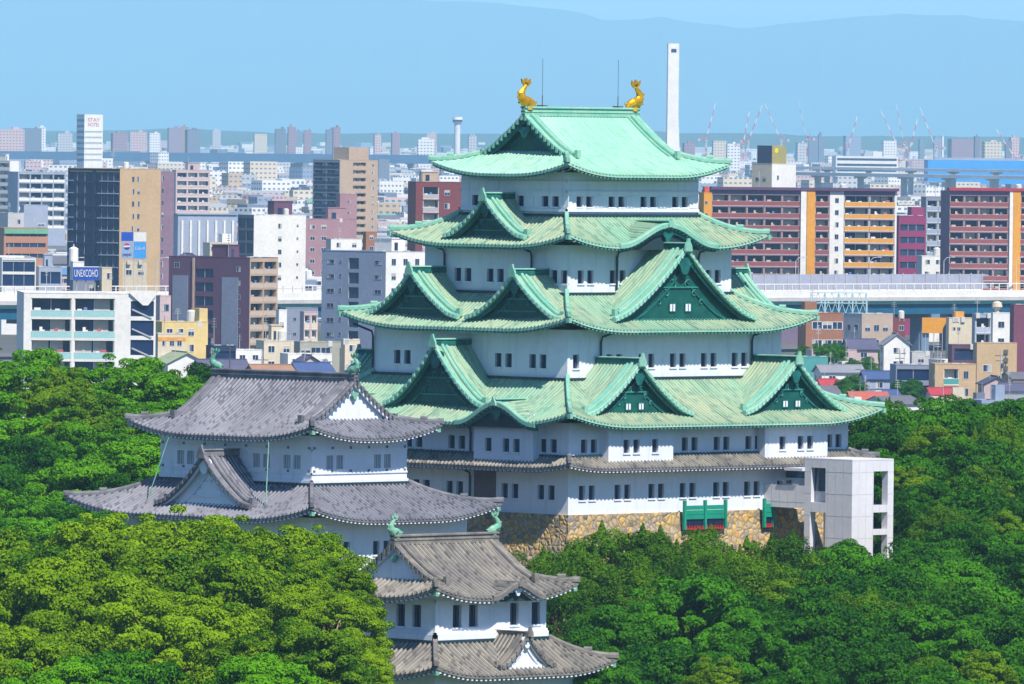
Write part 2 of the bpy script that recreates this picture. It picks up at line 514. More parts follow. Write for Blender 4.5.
def slope_mesh(mb, S, na=28, nb=8, e1=None, pitch=.45, rw=.2, rh=.10):
    if mb.mats[0] is M['copper_top']:
        rh = .06
    if len(mb.mats) > 1:
        rh = .16
    e1 = e1 or S.E
    es = [e1 * i / nb for i in range(nb + 1)]
    if S.G is not None and S.HL - S.G < e1:
        es = sorted(set([round(x, 6) for x in es] + [S.HL - S.G]))
    if S.bumps:
        na, es = 96, [e1 * i / 16 for i in range(17)]
    sg = sgrid(na)
    for i in range(len(es) - 1):
        for j in range(na):
            c = []
            for ii, jj in ((i, j), (i, j + 1), (i + 1, j + 1), (i + 1, j)):
                c.append((S.hl(es[ii]) * sg[jj], es[ii]))
            mb.face([S.pt(a, e) for a, e in c], 0, c)
    add_ribs_along_e(mb, S, e1, pitch, rw, rh, len(mb.mats) - 1, nseg=14 if S.bumps else 6)

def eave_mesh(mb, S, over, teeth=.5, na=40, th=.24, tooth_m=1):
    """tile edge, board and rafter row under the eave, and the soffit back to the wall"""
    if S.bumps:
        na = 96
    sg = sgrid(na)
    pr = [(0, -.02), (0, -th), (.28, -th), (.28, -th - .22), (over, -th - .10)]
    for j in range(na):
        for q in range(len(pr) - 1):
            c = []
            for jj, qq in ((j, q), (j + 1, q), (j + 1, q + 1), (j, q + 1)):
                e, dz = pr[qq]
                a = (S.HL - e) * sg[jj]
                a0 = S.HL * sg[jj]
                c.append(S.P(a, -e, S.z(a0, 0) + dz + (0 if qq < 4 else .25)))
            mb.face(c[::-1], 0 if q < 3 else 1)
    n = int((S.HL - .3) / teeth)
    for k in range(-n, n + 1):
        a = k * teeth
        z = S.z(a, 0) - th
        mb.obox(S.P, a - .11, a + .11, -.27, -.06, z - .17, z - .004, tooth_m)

def hip_ridges(mb, S, e1, w=.42, h=.42, n=9, orn=True, m=0, sgns=(-1, 1)):
    for sgn in sgns:
        pts = []
        for i in range(n):
            e = e1 * i / (n - 1)
            pts.append(S.pt(sgn * (S.HL - e), e, .02))
        mb.sweep(pts, w, h, m)
        p0, p1 = Vector(pts[0]), Vector(pts[1])
        d = (p0 - p1); d.z = 0; d.normalize()
        if orn:       # end tile of the inner ridge and the turned up tip
            mb.sweep([p0 - d * .5, p0 - d * .1, p0 + d * .12], w * .7, h * 1.05, m)
            q = Vector(S.pt(sgn * (S.HL - e1 * .38), e1 * .38, h * .9))
            mb.sweep([q - d * .5, q, q + d * .15], w * .9, .3, m)

class Dormer:
    pass
def dormer(parent, S, ac, w, zb, H, ef, eb, mats, kind='chidori', k=.42, wall_in=.9, ridge=True, win=0, name='dormer_gable', label=None, pitch=.42, vs=1.0, pend=True):
    """gable standing out of slope S. mats: tiles, trim, board, gable wall, bargeboard"""
    tiles, trim, board, gwall, pale = mats
    P = S.P
    if kind == 'chidori':
        prof = lambda c: zb + H * ((1 - k) * max(0, 1 - abs(c) / w) + k * max(0, 1 - abs(c) / w) ** 2) + (.25 * max(0, abs(c) / w - .8) / .2)
    else:
        prof = lambda c: zb + H * (.5 + .5 * math.cos(math.pi * min(1, abs(c) / w))) ** 1.15
    n = 14
    cs = [w * (i / n) for i in range(n + 1)]
    mb = MB(RIB.get(tiles.name, [tiles]))
    for sgn in (-1, 1):
        for i in range(n if kind == 'chidori' else 0):
            for e0, e1 in ((ef, (ef + eb) / 2), ((ef + eb) / 2, eb)):
                q = [(sgn * cs[i], e0), (sgn * cs[i], e1), (sgn * cs[i + 1], e1), (sgn * cs[i + 1], e0)]
                mb.face([P(ac + c, -e, prof(c)) for c, e in q], 0, [(e, c) for c, e in q])
        if kind == 'chidori':
            e = ef + .2
            while e < eb:
                rg = []
                for c in cs:
                    z = prof(c)
                    rg.append([P(ac + sgn * c, -(e - .1), z - .02), P(ac + sgn * c, -(e - .05), z + .1), P(ac + sgn * c, -(e + .05), z + .1), P(ac + sgn * c, -(e + .1), z - .02)])
                for i in range(n):
                    for j in range(3):
                        mb.face([rg[i][j], rg[i][j + 1], rg[i + 1][j + 1], rg[i + 1][j]], len(mb.mats) - 1, [(e, cs[i]), (e, cs[i]), (e, cs[i + 1]), (e, cs[i + 1])])
                e += pitch
    if kind != 'chidori':       # dark board closing the arch behind the eave
        for i in range(-12, 12):
            c0, c1 = w * .8 * i / 12, w * .8 * (i + 1) / 12
            mb.face([P(ac + c0, -ef - .55, prof(w) - .35), P(ac + c1, -ef - .55, prof(w) - .35), P(ac + c1, -ef - .55, prof(c1) - .3), P(ac + c0, -ef - .55, prof(c0) - .3)], 0)
        mb.mats = [M['kara_dark']]
    g = mb.build(name, parent)
    if label:
        g['label'] = label
    # verge: two raised rows of tiles following the curve, on both sides
    full = [-w * (1 - i / n) for i in range(n)] + [w * i / n for i in range(n + 1)]
    mv = MB([trim, pale])
    path = [P(ac + c, -(ef + .22 * vs), prof(c)) for c in full]
    mv.sweep(path, .5 * vs, .24 * vs, 0, drop=.22)
    if kind == 'chidori':
        p2 = [c for c in full if abs(c) <= w * .9]
        mv.sweep([P(ac + c, -(ef + 1.0 * vs), prof(c)) for c in p2], .34 * vs, .34 * vs, 0)
        mv.sweep([P(ac + c, -(ef + 1.55 * vs), prof(c)) for c in full if abs(c) <= w * .82], .26 * vs, .26 * vs, 0)
        for sgn in (-1, 1):
            c = sgn * w * .9
            mv.obox(P, ac + c - .22, ac + c + .22, -(ef + 1.2 * vs), -(ef + .8 * vs), prof(c), prof(c) + .65 * vs, 0)
        # row of round tile ends along the edge
        L = 0
        for sgn in (-1, 1):
            m_ = int(w / .5)
            for i in range(m_):
                c = sgn * (i + .5) * w / m_
                z = prof(c)
                mv.obox(P, ac + c - .13, ac + c + .13, -(ef + .05), -(ef - .10), z - .16, z + .12, 1)
    mv.build('verge', g)
    # bargeboards
    mp = MB([board])
    th = (.62 if gwall is M['copper_dark'] else .36) * vs
    for i in range(len(full) - 1):
        c0, c1 = full[i], full[i + 1]
        pts = []
        for c in (c0, c1):
            z = prof(c) - .14
            hh = th * (1.0 - .35 * abs(c) / w)
            pts.append((c, z, z - hh))
        (ca, za, ya), (cb, zb_, yb) = pts
        e0, e1 = ef + .32 * vs, ef + .5 * vs
        mp.hexa([P(ac + ca, -e0, ya), P(ac + cb, -e0, yb), P(ac + cb, -e1, yb), P(ac + ca, -e1, ya), P(ac + ca, -e0, za), P(ac + cb, -e0, zb_), P(ac + cb, -e1, zb_), P(ac + ca, -e1, za)])
    mp.build('bargeboard', g)
    if kind == 'chidori':
        # gable wall
        mg = MB([gwall, board])
        e = ef + wall_in
        zz = zb - .4
        for i in range(len(full) - 1):
            c0, c1 = full[i], full[i + 1]
            mg.face([P(ac + c0, -e, zz), P(ac + c1, -e, zz), P(ac + c1, -e, max(prof(c1) - .02, zz)), P(ac + c0, -e, max(prof(c0) - .02, zz))], 0)
        if kind == 'chidori':
            s2 = .66
            f2 = [c * s2 for c in full]
            for i in range(len(f2) - 1):       # inner moulding parallel to the bargeboards
                pts = []
                for c in (f2[i], f2[i + 1]):
                    z = zb + .15 + (prof(c / s2) - zb) * s2
                    pts.append((c, z))
                (ca, za), (cb, zb_) = pts
                mg.hexa([P(ac + ca, -(e - .12), za - .2), P(ac + cb, -(e - .12), zb_ - .2), P(ac + cb, -e + .003, zb_ - .2), P(ac + ca, -e + .003, za - .2),
                         P(ac + ca, -(e - .12), za), P(ac + cb, -(e - .12), zb_), P(ac + cb, -e + .003, zb_), P(ac + ca, -e + .003, za)], 1)
            mg.obox(P, ac - w * .8, ac + w * .8, -(e - .003), -(e - .2), zb - .05, zb + .28, 1)
        gw = mg.build('gable_wall', g)
    if pend:
        # carved pendant under the apex
        r = .11 * H * (1 if kind == 'chidori' else 1.6) + .12
        out = []
        for i in range(24):
            t = 2 * math.pi * i / 24
            rr = r * (1 + .28 * math.cos(3 * (t - math.pi / 2) + math.pi))
            out.append((1.25 * rr * math.cos(t), rr * math.sin(t)))
        zc = prof(0) - th - r * .8
        pm = MB([board])
        pm.prism(out, lambda u, v, d: P(ac + u, -(ef + .22 * vs) - d, zc + v), .14)
        pm.prism([(-.12, r * .5), (.12, r * .5), (.12, r * 2.0), (-.12, r * 2.0)], lambda u, v, d: P(ac + u, -(ef + .23 * vs) - d, zc + v), .12)
        pm.build('gable_pendant', g)
    if kind == 'chidori' and H > 3.4:
        cm = MB([M['carving'] if gwall is M['copper_dark'] else board])
        ec = ef + wall_in - .1
        for sg in (-1, 1):      # scrolled carving either side of the pendant
            for q_, (u0, v0, r0) in enumerate(((.10, .50, .075), (.20, .38, .06), (.30, .26, .05))):
                pts = []
                for i in range(14):
                    t = i / 13 * 4.4
                    rr = r0 * H * (1 - .055 * i)
                    pts.append(P(ac + sg * (w * u0 + rr * math.cos(t + 1.0)), -ec, zb + H * v0 + rr * math.sin(t + 1.0)))
                cm.tube(pts, .055, 4)
        for f_ in ((.46,) if win else (.2, .46)):
            hw_ = w * (1 - f_) * .46
            cm.obox(P, ac - hw_, ac + hw_, -(ec + .10), -(ec - .04), zb + H * f_, zb + H * f_ + .12)
        cm.build('gable_carving', g)
    for i in range(win):
        c = (i - (win - 1) / 2) * min(2.1, w * .24)
        wm = MB([M['plaster'], M['bars'], board])
        z0 = zb + H * .13
        q = .42 if w > 8 else .36
        wm.obox(P, ac + c - q, ac + c + q, -(e - .002), -(e - .10), z0, z0 + q * 2, 2)
        wm.obox(P, ac + c - q * .8, ac + c + q * .8, -(e - .10), -(e - .13), z0 + .1, z0 + q * 2 - .1, 0)
        wm.obox(P, ac + c - .05, ac + c + .05, -(e - .13), -(e - .15), z0 + .12, z0 + q * 2 - .12, 1)
        wm.build('gable_window', g)
    if ridge:
        rm = MB([trim, board if gwall is M['copper_dark'] else trim])
        z = prof(0)
        hh = (.5 if kind == 'chidori' else .42) * vs * (1 if vs == 1 else .7)
        rm.sweep([P(ac, -(ef - .05), z - .05), P(ac, -eb, z - .05)], .42 * vs, hh, 1)
        rm.sweep([P(ac, -(ef - .05), z + hh - .06), P(ac, -eb, z + hh - .06)], .58 * vs, .12 * vs, 0, chamfer=.15)
        # end tile (demon mask shape) with a horn
        o_ = [(-.5, -.25), (-.42, .25), (-.2, .62), (-.1, .95), (.1, .95), (.2, .62), (.42, .25), (.5, -.25)]
        es_ = vs * (1 if kind == 'chidori' else .65)
        rm.prism([(u * es_, v * es_) for u, v in o_], lambda u, v, d: P(ac + u, -(ef - .22) - d, z + v), .2)
        rm.build('dormer_ridge', g)
    return g

def hip_roof(parent, cx, cy, ix, iy, E, over, ze, zt, tiles, trim, edge, k=.3, lift=1.1, R=8.0, name='roof', pitch=.45, label=None, ridge_w=.42, bumps=None):
    """skirt roof around a storey. returns slopes by side and the roof object"""
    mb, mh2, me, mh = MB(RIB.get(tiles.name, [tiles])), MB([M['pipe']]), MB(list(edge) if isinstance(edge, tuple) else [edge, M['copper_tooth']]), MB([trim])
    SS = {}
    for s in 'RLBE':
        P, hl = side(cx, cy, ix + E, iy + E, s)
        S = Slope(P, hl, E, ze, zt, k, None, lift, R)
        S.bumps = (bumps or {}).get(s, [])
        SS[s] = S
        slope_mesh(mb, S, pitch=pitch)
        eave_mesh(me, S, over)
    corners = []
    for s in 'RB':
        for sgn in (-1, 1):
            mh = MB([trim])
            hip_ridges(mh, SS[s], E, ridge_w, ridge_w, sgns=(sgn,))
            corners.append(mh)
    # flashing course against the wall, coloured dark to paint a shadow line
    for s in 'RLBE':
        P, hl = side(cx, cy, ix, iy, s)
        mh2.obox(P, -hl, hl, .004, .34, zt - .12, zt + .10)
    r = mb.build(name, parent)
    if label:
        r['label'] = label
    me.build('eave', r)
    for mh in corners:
        mh.build('hip_ridge', r)
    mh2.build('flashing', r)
    return SS, r

def gable_roof(parent, cx, cy, HX, HY, axis, G, over, ze, zt, tiles, trim, edge, board, gwall, k=.36, lift=1.0, R=7.0, pitch=.45, vs=1.0, pend=True, label=None, rh=.8, bumps=None):
    """hip-and-gable roof. axis 'X' or 'Y' = direction of the ridge. G = half length of the ridge"""
    mb, me = MB(RIB.get(tiles.name, [tiles])), MB(list(edge) if isinstance(edge, tuple) else [edge, M['copper_tooth']])
    main, ends = ('RB', 'LE') if axis == 'X' else ('LE', 'RB')
    Wd = HY if axis == 'X' else HX
    SS = {}
    for s in main:
        P, hl = side(cx, cy, HX, HY, s)
        S = Slope(P, hl, Wd, ze, zt, k, G, lift, R, Rv=hl - G + 2.0)
        S.bumps = (bumps or {}).get(s, [])
        SS[s] = S
        slope_mesh(mb, S, nb=14, pitch=pitch)
        eave_mesh(me, S, over)
    Ee = (HX if axis == 'X' else HY) - G
    for s in ends:
        P, hl = side(cx, cy, HX, HY, s)
        S = Slope(P, hl, Wd, ze, zt, k, None, lift, R, Rv=Ee + 2.0)
        SS[s] = S
        slope_mesh(mb, S, nb=6, e1=Ee + (1.0 * vs), pitch=pitch)
        eave_mesh(me, S, over)
    r = mb.build('roof', parent)
    if label:
        r['label'] = label
    me.build('eave', r)
    mh = MB([trim])
    for s in main:
        hip_ridges(mh, SS[s], Ee, .42 * vs, .42 * vs)
        S = SS[s]
        for sgn in (-1, 1):       # descending ridges on the main slope
            for off, w_, h_, t1 in ((.95, .36, .36, Ee * .9), (1.5, .24, .22, Ee * 1.0), (.2, .5, .22, Ee)):
                pts = [S.pt(sgn * (G - off * vs), t1 + (Wd - t1) * i / 10, .0) for i in range(11)]
                mh.sweep(pts, w_ * vs, h_ * vs, 0)
            q = S.pt(sgn * (G - .95 * vs), Ee * .9)
            mh.obox(S.P, sgn * (G - .95 * vs) - .25, sgn * (G - .95 * vs) + .25, -Ee * .9, -Ee * .9 + .35, q[2], q[2] + .7 * vs)
    mh.build('hip_ridge', r)
    # gable ends
    for s in ends:
        S = SS[s]
        P = S.P
        Sm = SS[main[0]]
        gm, bm = MB([gwall, board]), MB([board])
        n = 16
        wb = Wd - Ee
        cs = [wb * (2 * i / n - 1) for i in range(n + 1)]
        zc = lambda c: Sm.zp(Wd - abs(c))
        white = gwall is M['plaster']
        e = Ee + (.42 if white else .85) * vs
        zz = Sm.zp(Ee) - .3
        for i in range(n):
            c0, c1 = cs[i], cs[i + 1]
            gm.face([P(c0, -e, zz), P(c1, -e, zz), P(c1, -e, zc(c1) - .02), P(c0, -e, zc(c0) - .02)], 0)
            hh = (.34 if white else .62) * vs
            e0, e1 = Ee + .12 * vs, Ee + .3 * vs
            bm.hexa([P(c0, -e0, zc(c0) - .12 - hh), P(c1, -e0, zc(c1) - .12 - hh), P(c1, -e1, zc(c1) - .12 - hh), P(c0, -e1, zc(c0) - .12 - hh),
                     P(c0, -e0, zc(c0) - .1), P(c1, -e0, zc(c1) - .1), P(c1, -e1, zc(c1) - .1), P(c0, -e1, zc(c0) - .1)])
            if white:
                continue
            q = .62
            m0, m1 = c0 * q, c1 * q
            f = lambda c: zz + .5 + (zc(c / q) - zz) * q
            gm.hexa([P(m0, -(e - .1), f(m0) - .2), P(m1, -(e - .1), f(m1) - .2), P(m1, -e + .003, f(m1) - .2), P(m0, -e + .003, f(m0) - .2),
                     P(m0, -(e - .1), f(m0)), P(m1, -(e - .1), f(m1)), P(m1, -e + .003, f(m1)), P(m0, -e + .003, f(m0))], 1)
        # underside of the verge
        for i in range(n):
            c0, c1 = cs[i], cs[i + 1]
            gm.face([P(c0, -Ee, zc(c0) - .1), P(c1, -Ee, zc(c1) - .1), P(c1, -e, zc(c1) - .1), P(c0, -e, zc(c0) - .1)], 1)
        vt = MB([trim])
        for i in range(int(2 * wb / .5)):
            c = -wb + (i + .5) * .5
            vt.obox(P, c - .13, c + .13, -(Ee + .1), -(Ee - .12), zc(c) - .3, zc(c) + .14)
        o = gm.build('gable_wall', r)
        bm.build('bargeboard', r)
        vt.build('verge_edging', r)
        if pend:
            rr_ = (.3 if white else .5) * vs
            out = []
            for i in range(24):
                t = 2 * math.pi * i / 24
                q = rr_ * (1 + .28 * math.cos(3 * (t - math.pi / 2) + math.pi))
                out.append((1.25 * q * math.cos(t), q * math.sin(t)))
            pm = MB([M['verdigris'] if white else board])
            z0 = zt - (1.25 if white else 1.5) * vs
            pm.prism(out, lambda u, v, d: P(u, -Ee - d - .06, z0 + v), .14)
            pm.build('gable_pendant', r)
    rm = MB([trim])
    A, B = ((cx - G - .05, cy, zt - .1), (cx + G + .05, cy, zt - .1)) if axis == 'X' else ((cx, cy - G - .05, zt - .1), (cx, cy + G + .05, zt - .1))
    rm.sweep([A, B], .5 * vs, rh, 0)
    up = Vector((0, 0, rh - .08))
    rm.sweep([Vector(A) + up, Vector(B) + up], .7 * vs, .16, 0, chamfer=.1)
    up = Vector((0, 0, rh * .45))
    rm.sweep([Vector(A) + up, Vector(B) + up], .62 * vs, .08, 0, chamfer=.1)
    rm.build('main_ridge', r)
    return SS, r

def roof_fish(parent, loc, ang, sc, mt, name, label=None):
    """shachi: head low on the ridge facing along ang, body arching up to a forked tail"""
    mb = MB([mt])
    ca, sa = math.cos(ang), math.sin(ang)
    T = lambda x, y, z: (loc[0] + sc * (x * ca - y * sa), loc[1] + sc * (x * sa + y * ca), loc[2] + sc * z)
    path = [(.52, .02), (.36, .10), (.12, .17), (-.14, .24), (-.30, .40), (-.32, .58), (-.22, .74), (-.10, .86), (-.04, .95)]
    rad = [.09, .21, .27, .26, .22, .18, .135, .10, .07]
    mb.tube([T(x, 0, z) for x, z in path], [r * sc for r in rad], 10, 0, sq=.8)
    # open jaw
    mb.tube([T(.36, 0, .02), T(.62, 0, -.02)], [.1 * sc, .04 * sc], 8)
    mb.tube([T(.36, 0, .2), T(.6, 0, .17), T(.66, 0, .22)], [.09 * sc, .055 * sc, .02 * sc], 8)
    f = lambda y: (lambda u, v, d: T(u, y + d, v))
    # tail fan
    for q in ([(-.08, .86), (-.30, 1.02), (-.36, 1.22), (-.14, 1.12), (-.02, 1.0)], [(-.08, .86), (.04, 1.08), (.22, 1.22), (.25, 1.04), (.10, .90)], [(-.12, .9), (-.14, 1.2), (0, 1.26), (.06, .98)]):
        mb.prism(q, f(-.035), .07)
    # back fin spines
    for i in range(2, 7):
        x, z = path[i]
        dx, dz = path[i + 1][0] - path[i - 1][0], path[i + 1][1] - path[i - 1][1]
        l = math.hypot(dx, dz); nx, nz = -dz / l, dx / l
        nx, nz = (nx, nz) if nx < 0 or nz < 0 else (-nx, -nz)
        r = rad[i]
        nx, nz = (-abs(nx), -abs(nz) * .2) if i > 3 else (-.5, -.35)
        mb.prism([(x + nx * r * .7 - dx * .4, z + nz * r * .7 - dz * .4), (x + nx * (r + .13), z + nz * (r + .13) + .05), (x + nx * r * .7 + dx * .4, z + nz * r * .7 + dz * .4)], f(-.02), .04)
    for s_ in (-1, 1):          # side fins and eyes
        mb.face([T(.15, s_ * .15, .16), T(-.08, s_ * .36, .30), T(-.2, s_ * .34, .16), T(-.05, s_ * .15, .08)])
        mb.face([T(-.05, s_ * .15, .10), T(-.2, s_ * .34, .18), T(-.08, s_ * .36, .32), T(.15, s_ * .15, .18)])
        mb.tube([T(.34, s_ * .09, .22), T(.36, s_ * .14, .25)], [.05 * sc, .03 * sc], 6)
    # base block on the ridge
    mb.tube([T(.1, 0, -.14), T(.1, 0, .1)], [.22 * sc, .18 * sc], 8)
    o = mb.build(name, parent)
    if label:
        o['label'] = label
    return o

# ------------------------------------------------------------------ ground, hills
def ground_z(x, y):
    d = math.hypot(x, y)
    t = min(1, max(0, (d - 260) / 420))
    ahead = x * VX + y * VY
    t = t * t * (3 - 2 * t)
    return -6.0 * t if ahead > 0 else -6.0 * t * .0
def make_ground():
    m = bpy.data.materials.new('city_ground')
    m.use_nodes = True
    nt = m.node_tree
    N, L = nt.nodes.new, nt.links.new
    b = nt.nodes['Principled BSDF']; b.inputs['Roughness'].default_value = .9
    tc = N('ShaderNodeTexCoord')
    n1 = N('ShaderNodeTexNoise'); n1.inputs['Scale'].default_value = .004; n1.inputs['Detail'].default_value = 8
    L(tc.outputs['Object'], n1.inputs['Vector'])
    r = N('ShaderNodeValToRGB')
    e = r.color_ramp.elements
    e[0].position, e[0].color = .35, (.05, .07, .04, 1)
    e[1].position, e[1].color = .65, (.16, .16, .17, 1)
    k = e.new(.5); k.color = (.10, .10, .10, 1)
    L(n1.outputs[0], r.inputs[0])
    ln = N('ShaderNodeVectorMath'); ln.operation = 'LENGTH'
    L(tc.outputs['Object'], ln.inputs[0])
    mr = N('ShaderNodeMapRange'); mr.inputs['From Min'].default_value = 380; mr.inputs['From Max'].default_value = 600
    L(ln.outputs['Value'], mr.inputs['Value'])
    mx = N('ShaderNodeMix'); mx.data_type = 'RGBA'
    L(mr.outputs[0], mx.inputs[0]); mx.inputs[6].default_value = (.05, .075, .03, 1); L(r.outputs[0], mx.inputs[7])
    L(mx.outputs[2], b.inputs['Base Color'])
    pos = [0, 60, 130, 200, 260, 300, 340, 380, 430, 480, 540, 600, 700, 900, 1200, 1700, 2500, 4000, 7000, 12000, 20000, 40000, 85000]
    pos = [-p for p in pos[:0:-1]] + pos
    mb = MB([m])
    for i in range(len(pos) - 1):
        for j in range(len(pos) - 1):
            q = [(pos[i], pos[j]), (pos[i + 1], pos[j]), (pos[i + 1], pos[j + 1]), (pos[i], pos[j + 1])]
            mb.face([(x, y, ground_z(x, y)) for x, y in q])
    o = mb.build('ground')
    tag(o, 'flat ground of the castle park and the city plain', 'ground', kind='structure')
make_ground()

def make_hills(D, prof, name, label, seed):
    rnd = random.Random(seed)
    m = mat('forested_hill', (.03, .06, .03), .95, (.05, .08, .04), .0006, fine=.2)
    mb = MB([m])
    xs = list(range(-600, 1700, 20))
    def h(px):
        for (x0, y0), (x1, y1) in zip(prof, prof[1:]):
            if x0 <= px <= x1:
                t = (px - x0) / (x1 - x0); t = t * t * (3 - 2 * t)
                return y0 + (y1 - y0) * t
        return prof[-1][1]
    rows = []
    for px in xs:
        y = h(px) + rnd.uniform(-.8, .8)
        col = []
        for k, (dd, f) in enumerate(((-.16, 0), (-.10, .35), (-.05, .72), (0, 1), (.06, .6), (.15, 0))):
            D2 = D * (1 + dd)
            b = W(px, 130, D2)
            top = W(px, y, D).z
            col.append((b.x, b.y, -8 + (top + 8) * f * (1 + (rnd.uniform(-.06, .06) if 0 < f < 1 else 0))))
        rows.append(col)
    for i in range(len(rows) - 1):
        for k in range(5):
            mb.face([rows[i][k], rows[i + 1][k], rows[i + 1][k + 1], rows[i][k + 1]])
    tag(mb.build(name, smooth=True), label, 'hills', kind='structure')
make_hills(62000, [(-600, 10), (-200, 4), (0, -6), (120, -14), (260, -10), (380, -2), (470, 2), (560, 9), (610, 21), (660, 17), (700, 24), (745, 28), (800, 22), (850, 17), (900, 14), (950, 15), (1000, 19), (1060, 26), (1200, 18), (1700, 30)],
           'mountain_range', 'hazy blue mountain range along the skyline', 3)
make_hills(24000, [(-600, 132), (100, 131), (160, 129), (300, 133), (500, 134), (640, 131), (700, 133), (860, 136), (1024, 137), (1700, 140)], 'low_hills', 'low wooded hills at the far edge of the city', 5)

# ------------------------------------------------------------------ main keep
KEN = 2.22
KX, KY = 17 * KEN, 15 * KEN
KCX, KCY = KX / 2, KY / 2
keep = thing('castle_keep', 'large white castle keep with five tiers of green copper roofs and golden roof fish', 'castle keep')
GR = (M['copper'], M['copper_trim'], M['teal_board'], M['copper_dark'], M['copper_edge'])

def stone_mound(name, parent, cx, cy, hx, hy, zt, zb, flare, p=1.7):
    mb = MB([M['stone']])
    n = 10
    for s in 'RLBE':
        P, hl = side(cx, cy, hx, hy, s)
        for i in range(n):
            q = []
            for t in (i / n, (i + 1) / n):
                o = flare * t ** p
                z = zt + (zb - zt) * t
                q.append((o, z, hl + o))
            (o0, z0, h0), (o1, z1, h1) = q
            m_ = 12
            for j in range(m_):
                s0, s1 = 2 * j / m_ - 1, 2 * (j + 1) / m_ - 1
                mb.face([P(h1 * s0, o1, z1), P(h1 * s1, o1, z1), P(h0 * s1, o0, z0), P(h0 * s0, o0, z0)])
    mb.face([(cx - hx, cy - hy, zt), (cx + hx, cy - hy, zt), (cx + hx, cy + hy, zt), (cx - hx, cy + hy, zt)])
    return mb.build(name, parent)
stone_mound('stone_base', keep, KCX, KCY, KX / 2 + .25, KY / 2 + .25, 12.5, 0, 5.6)

def pairs(cs, z0, z1, w=.82, gap=1.3):
    r = []
    for c in cs:
        if isinstance(c, tuple):
            r.append((c[0], w, z0, z1))
        else:
            r += [(c - gap / 2, w, z0, z1), (c + gap / 2, w, z0, z1)]
    return r
def inset(k): return KX / 2 - k * KEN, KY / 2 - k * KEN
h1 = inset(0); h3 = inset(2); h4 = inset(3.5); h5 = inset(4.5)
Rw1 = [-16.4, -11.7, -7.2, -3.0, 1.5, 5.7, 10.2, 14.6]
Lw1 = [-14, -9.6, -5.8, -1.7, 2.5, 9.4, 13.9]
box_walls('wall', keep, KCX, KCY, *h1, 12.5, 16.75, {'R': pairs(Rw1, 13.8, 15.1), 'L': pairs(Lw1, 13.8, 15.1)})
box_walls('wall', keep, KCX, KCY, *h1, 16.75, 20.75, {'R': pairs([-16.2, -2.8, 1.5, 5.8, 16.9], 18.05, 19.25), 'L': pairs([-14.0, -2.7, 2.7, 14.1], 18.05, 19.25)})
box_walls('wall', keep, KCX, KCY, *h3, 24.0, 29.0, {'R': pairs([(-13.3,), -8.2, -3.9, .3, 4.5, 8.7], 25.5, 26.75), 'L': pairs([-8.6, -4.4, 4.2, 8.5], 25.45, 26.7)})
box_walls('wall', keep, KCX, KCY, *h4, 31.6, 36.6, {'R': pairs([-8.6, -4.3, 0, 4.3, 8.6], 33.1, 34.3), 'L': pairs([-8.0, -4.2, -.1, 4, 7.9], 33.1, 34.3)})
w5 = box_walls('wall', keep, KCX, KCY, *h5, 38.9, 43.2, {'R': pairs([-6.5, -2.2, 2.1, 6.4], 40.05, 41.0), 'L': pairs([-4.2, .2, 4.6], 40.05, 41.0)})
# ledges and shutters of the top storey
mb = MB([M['plaster']])
for s in 'RLBE':
    P, hl = side(KCX, KCY, *h5, s)
    for z0, z1, o in ((39.60, 39.86, .16), (41.35, 41.5, .08), (42.3, 42.42, .06)):
        mb.obox(P, -hl - o, hl + o, -.004, o, z0, z1)
mb.build('ledge', w5)
for s, cs in (('R', [-6.5, -2.2, 2.1, 6.4]), ('L', [-4.2, .2, 4.6])):
    P, hl = side(KCX, KCY, *h5, s)
    for c in cs:
        m2 = MB([M['plaster']])
        m2.obox(P, c + 1.25, c + 2.35, .004, .07, 40.0, 41.05)
        m2.build('shutter', w5)

S1, r1 = hip_roof(keep, KCX, KCY, *h1, 2.0, 2.0, 16.7, 17.75, M['tile_old'], M['tile_trim'], (M['tile_trim'], M['panel']), .15, .55, 6.0, label='narrow grey tiled skirt roof above the first storey', ridge_w=.36)
S2, r2 = hip_roof(keep, KCX, KCY, *h3, 2 * KEN + 2.3, 2.3, 20.55, 24.55, M['copper'], M['copper_trim'], M['copper_edge'], .30, 1.25, 9.0,
                  bumps={'L': [(-9.6, 5.0, 1.8), (9.6, 5.0, 1.8)], 'E': [(-9.6, 5.0, 1.8), (9.6, 5.0, 1.8)]})
S3, r3 = hip_roof(keep, KCX, KCY, *h4, 1.5 * KEN + 2.3, 2.3, 29.0, 32.2, M['copper'], M['copper_trim'], M['copper_edge'], .30, 1.25, 8.5)
S4, r4 = hip_roof(keep, KCX, KCY, *h5, 1.0 * KEN + 2.4, 2.4, 36.55, 39.3, M['copper'], M['copper_trim'], M['copper_edge'], .30, 1.15, 7.5, bumps={'R': [(0, 6.6, 1.9)], 'B': [(0, 6.6, 1.9)]})
GT = (M['copper_top'], M['copper_trim'], M['copper_edge'], M['teal_board'], M['copper_dark'])
S5, r5 = gable_roof(keep, KCX, KCY, h5[0] + 2.1, h5[1] + 2.1, 'X', 7.7, 2.1, 43.0, 48.4, *GT, lift=1.15, R=7.5)

